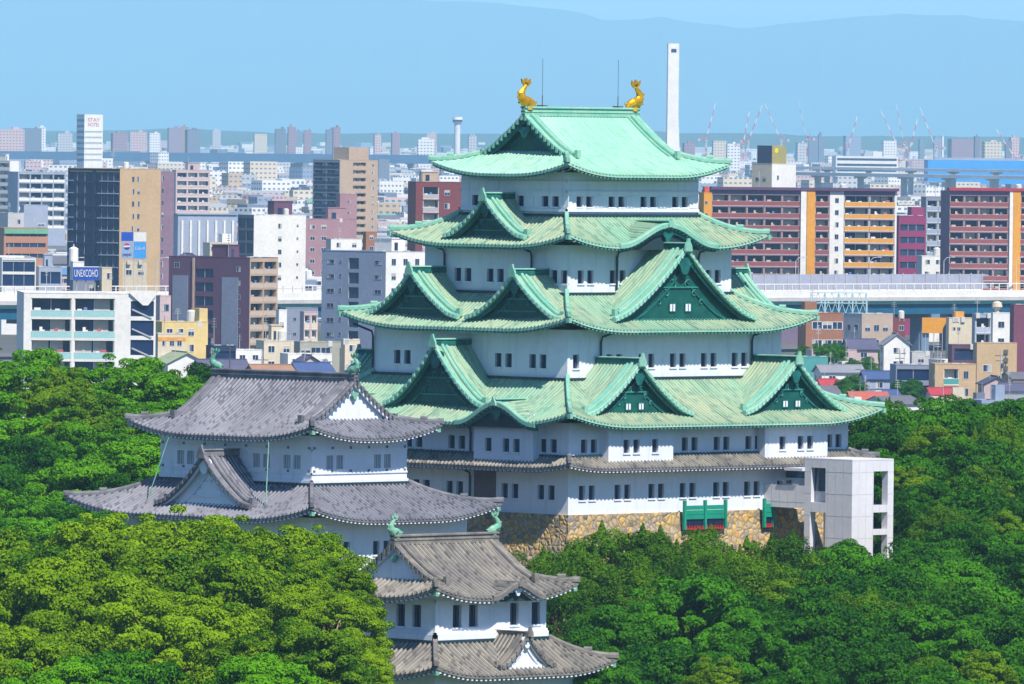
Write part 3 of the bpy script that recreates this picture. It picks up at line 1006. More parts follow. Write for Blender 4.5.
# dormer gables of the keep: front and back the same
for s in 'RB':
    S = S2[s]
    for c in (-10.6, 10.6):
        dormer(keep, S, c, 7.1, S.zp(1.55) - .1, 4.9, 1.15, S.E + .2, GR, win=2)
    S = S3[s]
    dormer(keep, S, 0.0, 9.5, S.zp(1.5), 6.7, 1.0, S.E + .3, GR, win=2, label='largest green dormer gable')
    S = S4[s]
    dormer(keep, S, 0.0, 6.6, S.ze, 1.9, -.06, S.E, GR, kind='kara', name='curved_gable', label='undulating bow shaped eave gable')
for s in 'LE':
    S = S2[s]
    dormer(keep, S, 0.0, 6.3, S.zp(2.4), 5.75, 1.9, S.E + .2, GR, k=.5, win=0)
    for c in (-9.6, 9.6):
        dormer(keep, S, c, 5.0, S.ze, 1.8, -.06, S.E - 1.2, GR, kind='kara', name='curved_gable', label='undulating bow shaped eave gable')
    S = S3[s]
    for c in (-6.5, 6.5):
        dormer(keep, S, c, 6.0, S.zp(1.5), 4.25, 1.0, S.E + .2, GR, k=.48)
    S = S4[s]
    dormer(keep, S, 0.0, 5.1, S.zp(1.0), 3.75, .6, S.E + .2, GR, k=.48)

# bays of the second storey
def bay(s, c, hw, o, z0, z1, wins):
    P0, hl = side(KCX, KCY, *h1, s)
    w = MB([M['plaster']])
    P = lambda a, q, z: P0(a, o + q, z)
    hs = [(c + q - .41, c + q + .41, 18.0, 19.2) for q in wins]
    wall_face(w, P, c - hw, c + hw, z0, z1, hs, .28)
    for sg in (-1, 1):
        a = c + sg * hw
        w.face([P0(a, 0, z0), P0(a, o, z0), P0(a, o, z1), P0(a, 0, z1)])
    w.face([P0(c - hw, 0, z0), P0(c + hw, 0, z0), P0(c + hw, o, z0), P0(c - hw, o, z0)])
    w.face([P0(c - hw, 0, z1), P0(c + hw, 0, z1), P0(c + hw, o, z1), P0(c - hw, o, z1)])
    w.obox(P0, c - hw - .05, c + hw + .05, .003, o + .12, z0 - .18, z0 - .002)
    b = w.build('bay', keep)
    for h in hs:
        castle_window(P, h, b, .28)
for c, ws in ((-10.4, (-1.9, -.6, 1.9)), (10.6, (-1.9, .6, 1.9))):
    bay('R', c, 4.3, 1.0, 17.05, 20.5, ws)
    bay('B', -c, 4.3, 1.0, 17.05, 20.5, ws)
for c in (-9.5, 9.6):
    bay('L', c, 3.7, 1.1, 17.1, 21.4, (-1.9, .3, 1.6))
    bay('E', -c, 3.7, 1.1, 17.1, 21.4, (-1.9, .3, 1.6))

# rain pipes
def pipe(s, hw, a, z0, z1, jog):
    P, hl = side(KCX, KCY, *hw, s)
    mb = MB([M['pipe']])
    mb.tube([P(a + jog, 1.6, z1 + .35), P(a + jog * .1, .22, z1 - .35), P(a, .18, z1 - .8), P(a, .18, z0)], .11, 6)
    mb.build('rain_pipe', keep)
for s, hw, a, z0, z1, j in (('R', h4, -4.6, 32.4, 36.3, 1.6), ('R', h4, 6.4, 32.4, 36.3, 1.6), ('R', h3, -10.2, 24.8, 28.7, 1.6), ('R', h3, 10.2, 24.8, 28.7, 1.6),
                            ('L', h4, -6.4, 32.4, 36.3, -1.4), ('L', h4, 4.6, 32.4, 36.3, -1.4), ('L', h3, -12.2, 25, 28.7, -1.2), ('L', h1, 4.6, 17.8, 20.4, -.6), ('L', h1, 4.6, 12.9, 16.3, -.4), ('R', h1, 13.2, 12.9, 16.3, .4)):
    pipe(s, hw, a, z0, z1, j)

# thick valley seams beside the dormers, flat dark panel painting a shadow on the left wall
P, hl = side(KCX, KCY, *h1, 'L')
mb = MB([mat('painted_shadow', (.16, .11, .13), .7)])
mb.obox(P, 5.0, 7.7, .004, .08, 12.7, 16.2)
mb.build('shadow_panel', keep)

# green gates in front of the wall foot
def gate(s, a0, a1, n):
    P, hl = side(KCX, KCY, *h1, s)
    g = MB([M['shutter'], M['red'], M['dark']])
    for i in range(n + 1):
        a = a0 + (a1 - a0) * i / n
        g.obox(P, a - .13, a + .13, .72, .98, 10.9, 13.55)
    for i in range(n):
        b0 = a0 + (a1 - a0) * i / n + .14
        b1 = a0 + (a1 - a0) * (i + 1) / n - .14
        for k in range(3):
            g.obox(P, b0, b1, .80, .88, 11.85 + k * .42, 12.24 + k * .42)
        g.obox(P, b0, b1, .70, .74, 11.0, 11.8, 2)
        for k in range(7):
            q = b0 + (b1 - b0) * (k + .5) / 7
            g.obox(P, q - .08, q + .08, .80, .88, 10.98, 11.25, 1)
        g.obox(P, b0, b1, .78, .9, 10.9, 11.06, 1)
    g.build('gate', keep)
gate('R', -4.3, 1.2, 2)
gate('R', 6.5, 7.7, 1)

# golden fish, lightning rods
zr = 48.4 + .75
roof_fish(keep, (KCX - 7.3, KCY, zr), 0, 2.1, M['gold'], 'golden_roof_fish')
roof_fish(keep, (KCX + 7.3, KCY, zr), math.pi, 2.1, M['gold'], 'golden_roof_fish')
for x in (-5.1, 5.1):
    mb = MB([M['iron']])
    mb.tube([(KCX + x, KCY + .1, 49.0), (KCX + x, KCY + .1, 53.6)], .024, 5)
    mb.tube([(KCX + x, KCY + .1, 49.0), (KCX + x, KCY + .1, 50.2)], .05, 5)
    mb.box(KCX + x - .3, KCX + x + .3, KCY - .3, KCY + .5, 49.2, 49.32)
    mb.build('lightning_rod', keep)
# eave corner bells / hook ornaments at the roof edges
for SSx in (S2, S3, S4):
    for s in 'RB':
        S = SSx[s]
        for sg in (-1, 1):
            mb = MB([M['copper_trim']])
            q = S.pt(sg * S.HL, 0)
            mb.box(q[0] - .18, q[0] + .18, q[1] - .18, q[1] + .18, q[2] - .55, q[2] - .1)
            mb.build('corner_ornament', keep)

# ------------------------------------------------------------------ glass-fronted lift tower with its bridge
lift = thing('elevator_tower', 'pale panelled elevator tower with open window slots and a bridge to the stone wall', 'elevator tower', (26.2, -10.8, 0))
LX, LY, LZ = 5.7, 5.8, 0
ztop = W(853, 461, 908.6).z
def tower_side(P, hl, holes, z0, z1):
    w = MB([M['panel'], M['joint']])
    wall_face(w, P, -hl, hl, z0, z1, holes, .7)
    z = z0 + .2
    while z < z1:
        segs = [(-hl, hl)]
        for h in holes:
            if h[2] - .03 < z < h[3] + .03:
                segs = [q for s0, s1 in segs for q in ((s0, min(s1, h[0])), (max(s0, h[1]), s1)) if q[1] > q[0] + .02]
        for s0, s1 in segs:
            w.obox(P, s0, s1, .002, .012, z - .015, z + .015, 1)
        z += 2.0
    k = -hl + .95
    while k < hl - .1:
        zs = [(z0, z1)]
        for h in holes:
            if h[0] - .02 < k < h[1] + .02:
                zs = [q for s0, s1 in zs for q in ((s0, min(s1, h[2])), (max(s0, h[3]), s1)) if q[1] > q[0] + .02]
        for s0, s1 in zs:
            w.obox(P, k - .012, k + .012, .002, .011, s0, s1, 1)
        k += .95
    return w
zt = ztop
openL = [(-2.1, -.35, zt - 3.9, zt - .75), (-2.2, -.3, 2.0, zt - 4.8)]
openR = [(.1, 2.05, zt - 4.1, zt - 1.0), (.1, 2.05, zt - 6.3, zt - 4.75), (.1, 2.05, zt - 9.6, zt - 6.8)]
LC = (LX / 2, LY / 2)
for s, hs in (('L', openL), ('R', openR), ('B', [(.2, 2.1, 2.0, zt - 4.8)]), ('E', [(-2.2, 1.9, h[2], h[3]) for h in openR])):
    P, hl = side(*LC, LX / 2, LY / 2, s)
    tower_side(P, hl, hs, 0, zt).build('wall', lift)
mb = MB([M['panel']])
mb.box(.0, LX, .0, LY, zt - .02, zt + .12); mb.box(.72, LX - .72, .72, LY - .72, zt - 4.7, zt - 4.4)
mb.build('slab', lift)
mb = MB([M['glass'], M['joint']])
P, hl = side(*LC, LX / 2, LY / 2, 'L')
mb.face([P(-2.1, -.5, zt - 2.9), P(-.35, -.5, zt - 2.9), P(-.35, -.5, zt - .75), P(-2.1, -.5, zt - .75)])
mb.face([P(-2.1, -.52, zt - 3.9), P(-.35, -.52, zt - 3.9), P(-.35, -.52, zt - 2.9), P(-2.1, -.52, zt - 2.9)], 1)
mb.build('window', lift)
# bridge: runs from the tower to the first storey wall
mb = MB([M['panel'], M['joint'], M['glass']])
zb_ = zt - 4.5
y0, y1 = LY + .003, 10.78
mb.box(.0, 3.2, y0, y1, zb_, zb_ + .5)
for x in (.0, 3.05):
    mb.box(x, x + .15, y0, y1, zb_ + .503, zb_ + 2.05)
for i in range(1, 5):
    mb.box(-.012, -.002, y0 + i * 1.0 - .02, y0 + i * 1.0 + .02, zb_, zb_ + 2.6, 1)
mb.box(-.012, -.002, y0, y1, zb_ + .5, zb_ + .55, 1)
mb.box(-.35, 3.5, y0, y0 + 2.2, zt - 1.1, zt - .85)
mb.box(3.0, 3.06, y0 + .5, y1, zb_ + 2.603, zt - 1.1, 2)
mb.build('bridge', lift)

# ------------------------------------------------------------------ small keep
pl = W(311, 511, 866)                       # under the near corner of the lower eave
SKW, SKD = 19.6, 26.5                       # lower storey
base = W(311.5, 485, 876.5)
ux, uy = 12.0, 18.9
ins = (SKW - ux) / 2
ox, oy = base.x - ins, base.y - ins
skeep = thing('small_keep', 'two storey white castle tower with grey tiled roofs beside the green roofed keep', 'castle tower', (ox, oy, 0))
GY = (M['tile'], M['tile_trim'], M['plaster'], M['plaster'], M['tile_trim'])
SX, SY = SKW / 2, SKD / 2
stone_mound('stone_base', skeep, SX, SY, SKW / 2 + .2, SKD / 2 + .2, 7.8, 0, 3.2)
box_walls('wall', skeep, SX, SY, SKW / 2, SKD / 2, 7.8, 13.0, {'R': pairs([-6, -1, 4], 9.6, 10.8), 'L': pairs([-8, -3, 4, 9], 9.6, 10.8)})
pz = MB([M['plaster'], M['tile_trim']])
zu = base.z
wv = {'R': pairs([-3.1, 2.9], zu + 1.35, zu + 2.55, .85, 1.25), 'L': pairs([-6.3, -1.6, 3.2, 7.0], zu + 1.35, zu + 2.55, .85, 1.25)}
M_white = [M['plaster']]
def pale_windows(P, h, parent):
    """closed white plaster shutters in shallow openings"""
    mb = MB([plain((.50, .52, .56)), plain((.30, .33, .40))])
    a0, a1, z0, z1 = h[:4]
    mb.face([P(a0, -.12, z0), P(a1, -.12, z0), P(a1, -.12, z1), P(a0, -.12, z1)], 0)
    for k in range(3):
        a = a0 + (a1 - a0) * (k + .5) / 3
        mb.obox(P, a - .04, a + .04, -.117, -.08, z0 + .003, z1 - .003, 1)
    return mb.build('window', parent)
wu = MB([M['plaster'], M['tile_trim']])
todo = []
for s in 'RLBE':
    P, hl = side(SX, SY, ux / 2, uy / 2, s)
    hs = [(c - w / 2, c + w / 2, q0, q1) for c, w, q0, q1 in wv.get(s, [])]
    wall_face(wu, P, -hl, hl, zu - .6, 20.0, hs, .12)
    todo += [(P, h) for h in hs]
    for z0_, z1_, o_ in ((zu + .15, zu + .4, .22), (zu + .9, zu + 1.05, .1), (zu + 2.95, zu + 3.1, .08)):
        wu.obox(P, -hl - o_, hl + o_, -.003, o_, z0_, z1_)
    n = int(2 * hl / 2.4)
    for i in range(n + 1):
        a = -hl + .3 + i * (2 * hl - .6) / n
        for z_ in (zu + 1.15, zu + 3.2):
            wu.obox(P, a - .12, a + .12, .002, .06, z_ - .1, z_ + .12, 1)
wuo = wu.build('wall', skeep)
for P, h in todo:
    pale_windows(P, h, wuo)
SL, rL = hip_roof(skeep, SX, SY, ux / 2, uy / 2, ins + 2.2, 2.2, 12.75, zu, M['tile'], M['tile_trim'], (M['tile_trim'], M['plaster']), .35, 1.3, 9.0, ridge_w=.4, pitch=.48)
dormer(skeep, SL['L'], .3, 5.9, SL['L'].zp(1.9), 4.6, 1.5, SL['L'].E + .1, GY, k=.5)
dormer(skeep, SL['E'], 0, 5.2, SL['E'].zp(1.9), 4.5, 1.5, SL['E'].E + .1, GY, k=.5)
SU, rU = gable_roof(skeep, SX, SY, ux / 2 + 2.2, uy / 2 + 2.2, 'Y', 8.9, 2.2, 19.75, 24.7, M['tile'], M['tile_trim'], (M['tile_trim'], M['plaster']), M['plaster'], M['plaster'], lift=1.2, R=8.0, rh=.75, pitch=.48)
for sg in (-1, 1):
    roof_fish(skeep, (SX, SY + sg * 8.6, 24.7 + .7), -sg * math.pi / 2, 1.45, M['verdigris'], 'roof_fish')
    mb = MB([M['iron']])
    mb.tube([(SX, SY + sg * 6.9, 25.2), (SX, SY + sg * 6.9, 27.6)], .05, 5)
    mb.build('lightning_rod', skeep)
for sg in (-1, 1):
    mb = MB([M['verdigris']])
    S = SU['L']
    mb.tube([S.pt(sg * 6.2, .1, -.2), Vector(SL['L'].pt(sg * 7.4, 2.4, .1))], .05, 5)
    mb.build('rain_chain', skeep)
for SS_ in (SL, SU):
    for s in 'RB':
        for sg in (-1, 1):
            mb = MB([M['verdigris']])
            q = SS_[s].pt(sg * (SS_[s].HL - .3), 0.3)
            mb.box(q[0] - .2, q[0] + .2, q[1] - .2, q[1] + .2, q[2] - .75, q[2] - .35)
            mb.build('corner_ornament', skeep)

# ------------------------------------------------------------------ corner turret in the foreground
tb = W(435, 642, 760)
tux, tuy, tin = 12.3, 10.0, 2.15
turret = thing('corner_turret', 'small two storey white turret with weathered grey tiled roofs among the foreground trees', 'castle turret', (tb.x - tin, tb.y - tin, 0))
TX, TY = tux / 2 + tin, tuy / 2 + tin
tz = tb.z
GO = (M['tile_old'], M['tile_old_trim'], M['plaster'], M['plaster'], M['tile_old_trim'])
stone_mound('stone_base', turret, TX, TY, TX + .1, TY + .1, 1.4, -3, 1.5)
box_walls('wall', turret, TX, TY, TX, TY, 1.4, 6.2, {'R': pairs([-5, 0, 5], 3.0, 4.4)})
wt = box_walls('wall', turret, TX, TY, tux / 2, tuy / 2, tz - .6, 11.6,
               {'R': [(-3.75, .95, tz + 1.05, tz + 2.75), (-1.95, .95, tz + 1.05, tz + 2.75), (2.6, .95, tz + 1.05, tz + 2.75), (5.0, .95, tz + 1.05, tz + 2.75)],
                'L': [(-3.6, .95, tz + 1.05, tz + 2.75), (-1.8, .95, tz + 1.05, tz + 2.75), (1.3, .95, tz + 1.05, tz + 2.75), (3.0, .95, tz + 1.05, tz + 2.75)]})
mb = MB([M['plaster']])
for s in 'RLBE':
    P, hl = side(TX, TY, tux / 2, tuy / 2, s)
    for z0, z1, o in ((tz - .02, tz + .55, .3), (tz + .56, tz + .72, .18), (tz + 3.0, tz + 3.14, .08)):
        mb.obox(P, -hl - o, hl + o, -.003, o, z0, z1)
mb.build('ledge', wt)
STL, rTL = hip_roof(turret, TX, TY, tux / 2, tuy / 2, tin + 1.75, 1.75, 5.55, tz + .02, M['tile_old'], M['tile_old_trim'], (M['tile_old_trim'], M['plaster']), .3, .9, 6.0, ridge_w=.4, pitch=.48)
dormer(turret, STL['R'], .6, 3.1, STL['R'].zp(.9) - .1, 2.65, .45, STL['R'].E + .1, GO, k=.5, wall_in=.45, vs=.62)
dormer(turret, STL['B'], 0, 3.2, STL['B'].zp(.9), 3.1, .45, STL['B'].E + .1, GO, k=.5, wall_in=.6, vs=.85)
STU, rTU = gable_roof(turret, TX, TY, tux / 2 + 1.75, tuy / 2 + 1.75, 'X', 5.75, 1.75, 11.3, 15.3, M['tile_old'], M['tile_old_trim'], (M['tile_old_trim'], M['plaster']), M['plaster'], M['plaster'], lift=1.0, R=6.0, rh=.7, pitch=.48, vs=.9, bumps={'R': [(1.3, 2.9, .95)], 'B': [(-1.3, 2.9, .95)]})
dormer(turret, STU['R'], 1.3, 2.9, STU['R'].ze, .95, -.06, 4.2, GO, kind='kara', name='curved_gable', vs=.8)
for sg in (-1, 1):
    roof_fish(turret, (TX + sg * 5.5, TY, 15.3 + .58), math.pi if sg > 0 else 0, 1.35, M['verdigris'], 'roof_fish')
for s in 'RB':
    for sg in (-1, 1):
        for SS_ in (STU, STL):
            mb = MB([M['verdigris']])
            q = SS_[s].pt(sg * (SS_[s].HL - .25), .25)
            mb.box(q[0] - .18, q[0] + .18, q[1] - .18, q[1] + .18, q[2] - .7, q[2] - .3)
            mb.build('corner_ornament', turret)

# ------------------------------------------------------------------ trees
def crown_mesh(name, seed, R, H, nclump, per, leaf, kind='broad', rc=.2, sink=.0):
    """leaf faces gathered in clumps over an uneven dome R wide and H tall, base at z = 0"""
    g = np.random.default_rng(seed)
    ph = g.uniform(0, 6.28, 12)
    def rad(az, el):
        return 1 + .10 * np.sin(2 * az + ph[0]) + .08 * np.sin(3 * az + ph[1] + 2 * el) + .07 * np.sin(5 * az + ph[2]) * np.cos(3 * el + ph[3])
    # clump centres: on and a little under the dome
    k = nclump
    az = g.uniform(0, 2 * np.pi, k)
    u = g.uniform(-.25, 1, k)
    el = np.arcsin(np.clip(u, -1, 1))
    depth = 1 - .34 * g.uniform(0, 1, k) ** 1.6
    rr = rad(az, el) * depth
    C = np.stack([R * rr * np.cos(el) * np.cos(az), R * rr * np.cos(el) * np.sin(az), H * (.34 + .66 * rr * np.sin(el)) - 0], 1)
    cr = R * rc * np.clip(np.exp(g.normal(0, .36, k)), .45, 1.9)
    n = k * per
    ci = np.sort(g.choice(k, n, p=cr ** 1.8 / (cr ** 1.8).sum()))
    d = g.normal(size=(n, 3)); d[:, 2] = d[:, 2] * .8 + .6
    d /= np.linalg.norm(d, axis=1)[:, None]
    fl = .60 if kind != 'pine' else .8
    rl = cr[ci] * (.55 + .45 * g.uniform(0, 1, n) ** .5)
    P = C[ci] + d * rl[:, None] * np.array([1, 1, fl])
    out = C.copy(); out[:, 2] -= H * .3
    out /= np.linalg.norm(out, axis=1)[:, None] + 1e-6
    nr = d * .75 + out[ci] * .35 + g.normal(size=(n, 3)) * .38
    if kind == 'pine':
        # a few upright candles on the upper clumps: needles packed on tapering shoots
        up = np.where(C[:, 2] > H * .45)[0]
        ns = 12
        sc_ = up[g.integers(0, len(up), ns)]
        so = g.uniform(-1, 1, (ns, 2)) * cr[sc_][:, None] * .7
        st = g.uniform(1.0, 2.2, ns)
        m_ = int(n * .14)
        si = g.integers(0, ns, m_)
        hgt = g.uniform(0, 1, m_) ** 1.25
        wd = .55 * (1.08 - hgt)
        Q = C[sc_[si]].copy()
        an, ra = g.uniform(0, 6.28, m_), np.sqrt(g.uniform(0, 1, m_)) * wd
        Q[:, 0] += so[si, 0] + np.cos(an) * ra
        Q[:, 1] += so[si, 1] + np.sin(an) * ra
        Q[:, 2] += cr[sc_[si]] * .3 + hgt * st[si]
        P[:m_] = Q
        nr[:m_] = np.stack([np.cos(an), np.sin(an), np.full(m_, .5)], 1) + g.normal(size=(m_, 3)) * .25
    nr /= np.linalg.norm(nr, axis=1)[:, None] + 1e-6
    t = np.cross(nr, g.normal(size=(n, 3)))
    t /= np.linalg.norm(t, axis=1)[:, None] + 1e-6
    b = np.cross(nr, t)
    s = leaf * g.uniform(.6, 1.35, n)[:, None]
    asp = .62 if kind != 'pine' else .45
    V = np.empty((n, 4, 3))
    V[:, 0] = P - t * s
    V[:, 1] = P - b * s * asp + nr * s * .12
    V[:, 2] = P + t * s
    V[:, 3] = P + b * s * asp + nr * s * .12
    V[:, :, 2] = np.maximum(V[:, :, 2], .0)
    me = bpy.data.meshes.new(name)
    me.vertices.add(n * 4); me.loops.add(n * 4); me.polygons.add(n)
    me.vertices.foreach_set('co', V.reshape(-1).astype(np.float32))
    me.loops.foreach_set('vertex_index', np.arange(n * 4, dtype=np.int32))
    me.polygons.foreach_set('loop_start', np.arange(0, n * 4, 4, dtype=np.int32))
    me.polygons.foreach_set('loop_total', np.full(n, 4, dtype=np.int32))
    me.update()
    return me, C, cr

def trunk_mesh(seed, hcs, scale, R, H, C):
    """tapered trunk with limbs reaching into the clumps"""
    rnd = random.Random(seed)
    mb = MB([M['bark']])
    R, H = R * scale, H * scale
    r0 = .045 * R + .15
    top = hcs + H * .5
    pts = [(0, 0, -1.5), (rnd.uniform(-.1, .1), rnd.uniform(-.1, .1), hcs * .4), (rnd.uniform(-.3, .3), rnd.uniform(-.3, .3), hcs * .9), (rnd.uniform(-.4, .4), rnd.uniform(-.4, .4), top)]
    mb.tube(pts, [r0 * 1.25, r0, r0 * .8, r0 * .35], 7)
    for i in rnd.sample(range(len(C)), 14):
        c = C[i]
        p = Vector((c[0] * scale * .92, c[1] * scale * .92, hcs + max(c[2], .5) * scale * .92))
        t = rnd.uniform(.0, .8)
        s = Vector(pts[2]).lerp(Vector(pts[3]), t)
        if p.z < s.z:
            s = Vector(pts[2])
        mid = s.lerp(p, .5) + Vector((0, 0, -.05 * R))
        mb.tube([s, mid, p], [r0 * .4, r0 * .26, r0 * .09], 5, cap=False)
    return mb

LEAF = dict(
    camphor=leaf_mat('camphor_leaves', (.006, .08, .001), (.20, .34, .001), .14),
    fresh=leaf_mat('fresh_leaves', (.006, .085, .001), (.11, .32, .001), .14),
    dark=leaf_mat('dark_leaves', (.002, .04, .001), (.04, .165, .001), .12),
    mid=leaf_mat('mid_leaves', (.003, .055, .001), (.06, .225, .001), .12),
    olive=leaf_mat('olive_leaves', (.02, .10, .001), (.16, .29, .002), .14),
    pine=leaf_mat('pine_needles', (.003, .05, .001), (.09, .21, .001), .10),
)
TREE_KIND = {}
def tree_kind(key, seed, R, H, hc, nclump, per, leaf, mt, kind='broad', rc=.2):
    me, C, cr = crown_mesh('crown', seed, R, H, nclump, per, leaf, kind, rc)
    me.materials.append(LEAF[mt])
    TREE_KIND[key] = [R, H, hc, me, C]
tree_kind('camphor_a', 1, 9.0, 9.5, 8, 320, 330, .135, 'camphor', rc=.105)
tree_kind('camphor_b', 2, 8.0, 9.0, 8, 290, 310, .135, 'camphor', rc=.11)
tree_kind('dark_a', 3, 7.0, 10, 7, 210, 270, .155, 'dark', rc=.16)
tree_kind('dark_b', 4, 6.0, 8.5, 7, 190, 250, .15, 'dark', rc=.17)
tree_kind('mid_a', 5, 7.0, 9.0, 7, 210, 270, .155, 'mid', rc=.16)
tree_kind('mid_b', 6, 5.2, 7.0, 6, 160, 250, .145, 'mid', rc=.19)
tree_kind('fresh_a', 15, 7.0, 9.0, 7, 260, 240, .145, 'fresh', rc=.12)
tree_kind('fresh_b', 16, 5.4, 7.2, 6, 170, 250, .145, 'fresh', rc=.165)
tree_kind('mid_c', 17, 7.5, 9.5, 7, 330, 230, .14, 'mid', rc=.10)
tree_kind('olive_a', 7, 4.2, 6.0, 6, 130, 230, .14, 'olive', rc=.2)
tree_kind('pine_a', 8, 5.8, 7.5, 6, 170, 260, .135, 'pine', 'pine', rc=.15)
tree_kind('pine_b', 9, 4.5, 7.5, 5, 140, 250, .13, 'pine', 'pine', rc=.17)
_tm = {}
TREES = []
def tree(key, px, py, D, scale=1.0, rz=0.0, group=None):
    """tree whose crown top shows at (px, py), D metres off"""
    R, H, hc, cme, C = TREE_KIND[key]
    top = W(px, py + (2 if key[:4] == 'pine' else 0), D)
    gz = ground_z(top.x, top.y)
    sc_xy = scale
    total = top.z - gz
    name = {'camphor': 'broadleaf_tree', 'dark': 'evergreen_tree', 'mid': 'broadleaf_tree', 'fresh': 'broadleaf_tree', 'olive': 'broadleaf_tree', 'pine': 'pine_tree'}[key.split('_')[0]]
    o = bpy.data.objects.new(name, None)
    COL.objects.link(o)
    o.location = (top.x, top.y, gz)
    o.rotation_euler = (0, 0, rz)
    # crown keeps its proportions; the bare trunk takes up the rest of the height
    hcs = max(total - H * scale, .5)
    c = bpy.data.objects.new('crown', cme); COL.objects.link(c); c.parent = o
    c.location = (0, 0, hcs); c.scale = (scale, scale, scale)
    trunk_mesh(len(TREES), hcs, scale, R, H, C).build('trunk', o)
    TREES.append((o, key, px, py, D, scale, group))
    return o
rt = random.Random(11)
# big yellow-green camphor trees, bottom left
for k, px, py, D, s in (('camphor_a', 150, 507, 742, 1.0), ('camphor_b', 25, 535, 730, 1.0), ('camphor_a', 262, 518, 728, .84), ('camphor_b', 215, 535, 712, .95), ('camphor_b', 90, 555, 700, .95), ('camphor_b', 318, 548, 715, .55),
                        ('camphor_a', 180, 590, 684, .85), ('camphor_b', 322, 580, 702, .62), ('camphor_a', 20, 615, 676, .8), ('camphor_b', 290, 620, 676, .72), ('fresh_b', 120, 645, 668, .9), ('fresh_b', 262, 648, 664, .8), ('camphor_b', 350, 632, 690, .42), ('fresh_a', 60, 655, 660, .7), ('olive_a', 352, 668, 672, .6), ('fresh_b', 448, 680, 690, .36)):
    tree(k, px, py + 9, D, s, rt.uniform(0, 6.28), 'fore')
# dark trees behind, left
for k, px, py, D, s in (('fresh_a', 15, 352, 1010, 1.15), ('fresh_a', 125, 360, 1000, .95), ('olive_a', 92, 400, 960, .9), ('olive_a', 60, 372, 985, .8), ('fresh_b', 180, 378, 1000, .85), ('fresh_a', 45, 410, 965, 1.0), ('fresh_a', 95, 425, 945, .9),
                        ('fresh_b', 150, 405, 965, .85), ('olive_a', 172, 375, 1015, .8), ('dark_a', 15, 445, 935, 1.0), ('fresh_b', 145, 440, 935, .9), ('fresh_b', 75, 462, 915, .9), ('fresh_a', 20, 492, 900, .85), ('dark_b', 120, 480, 905, .6), ('fresh_b', 40, 520, 870, .8), ('dark_b', 80, 512, 880, .7), ('dark_b', 215, 372, 1050, .8)):
    tree(k, px, py, D, s, rt.uniform(0, 6.28), 'left')
# trees by the stone base and to the right
for k, px, py, D, s in (('pine_a', 610, 532, 862, 1.0), ('pine_b', 652, 540, 858, .9), ('pine_b', 575, 560, 852, .9), ('pine_b', 702, 538, 866, .8), ('pine_a', 735, 545, 862, .85), ('pine_b', 790, 545, 862, .9), ('pine_a', 560, 590, 838, .8), ('pine_a', 690, 560, 848, .8),
                        ('pine_b', 630, 580, 838, .9), ('mid_b', 850, 546, 868, .85), ('pine_a', 800, 562, 852, 1.0), ('pine_b', 760, 572, 846, .9), ('mid_c', 690, 612, 815, 1.05), ('dark_b', 610, 615, 810, .8), ('dark_b', 760, 622, 815, .9), ('dark_a', 840, 590, 835, .95),
                        ('dark_a', 905, 572, 850, .9), ('mid_c', 950, 570, 860, 1.0), ('dark_a', 1000, 560, 870, 1.0), ('mid_b', 650, 650, 780, .9), ('mid_c', 740, 650, 775, .8), ('dark_a', 830, 640, 790, .9), ('olive_a', 838, 625, 800, .55), ('mid_c', 910, 632, 800, .9), ('dark_b', 985, 625, 810, 1.0), ('mid_b', 1020, 645, 790, .9), ('mid_b', 600, 660, 770, .6), ('dark_b', 870, 668, 765, .8), ('mid_b', 950, 672, 760, .8), ('mid_b', 790, 672, 760, .7), ('pine_b', 660, 600, 830, .8), ('pine_b', 730, 595, 835, .8), ('dark_b', 570, 640, 800, .7), ('pine_b', 535, 560, 858, .8)):
    tree(k, px, py, D, s, rt.uniform(0, 6.28), 'front')
for k, px, py, D, s in (('mid_a', 915, 412, 985, .95), ('dark_a', 960, 405, 1000, 1.0), ('mid_c', 1005, 402, 1000, 1.0), ('dark_b', 880, 425, 975, .9), ('mid_b', 900, 455, 945, .9), ('dark_a', 945, 448, 950, 1.0), ('dark_a', 1000, 450, 950, 1.05), ('mid_a', 945, 485, 920, .7), ('dark_a', 985, 495, 915, 1.0), ('dark_b', 1020, 500, 910, 1.0),
                        ('mid_b', 925, 492, 925, .7), ('mid_b', 928, 540, 890, .65), ('dark_a', 950, 530, 890, .9), ('mid_c', 1015, 535, 890, .85), ('dark_b', 980, 430, 985, .8), ('dark_b', 870, 440, 985, .8), ('mid_b', 868, 470, 985, .8), ('dark_b', 900, 512, 945, .7), ('dark_b', 1035, 425, 985, .9)):
    tree(k, px, py, D, s, rt.uniform(0, 6.28), 'right')
for k, px, py, D, s in (('olive_a', 930, 430, 965, .7), ('olive_a', 978, 470, 935, .75), ('olive_a', 912, 470, 935, .6), ('pine_b', 1000, 425, 975, .9), ('pine_a', 915, 420, 985, .7), ('olive_a', 1008, 515, 905, .7), ('pine_b', 890, 405, 1005, .6), ('pine_b', 940, 512, 905, .7)):
    tree(k, px, py, D, s, rt.uniform(0, 6.28), 'right')
for k, px, py, D, s in (('olive_a', 782, 585, 838, .65), ('olive_a', 905, 605, 818, .6), ('pine_b', 860, 600, 822, .8), ('pine_b', 960, 598, 835, .9), ('olive_a', 690, 585, 832, .5), ('pine_a', 905, 655, 775, .7), ('olive_a', 985, 655, 770, .6), ('olive_a', 715, 660, 765, .5)):
    tree(k, px, py, D, s, rt.uniform(0, 6.28), 'front')

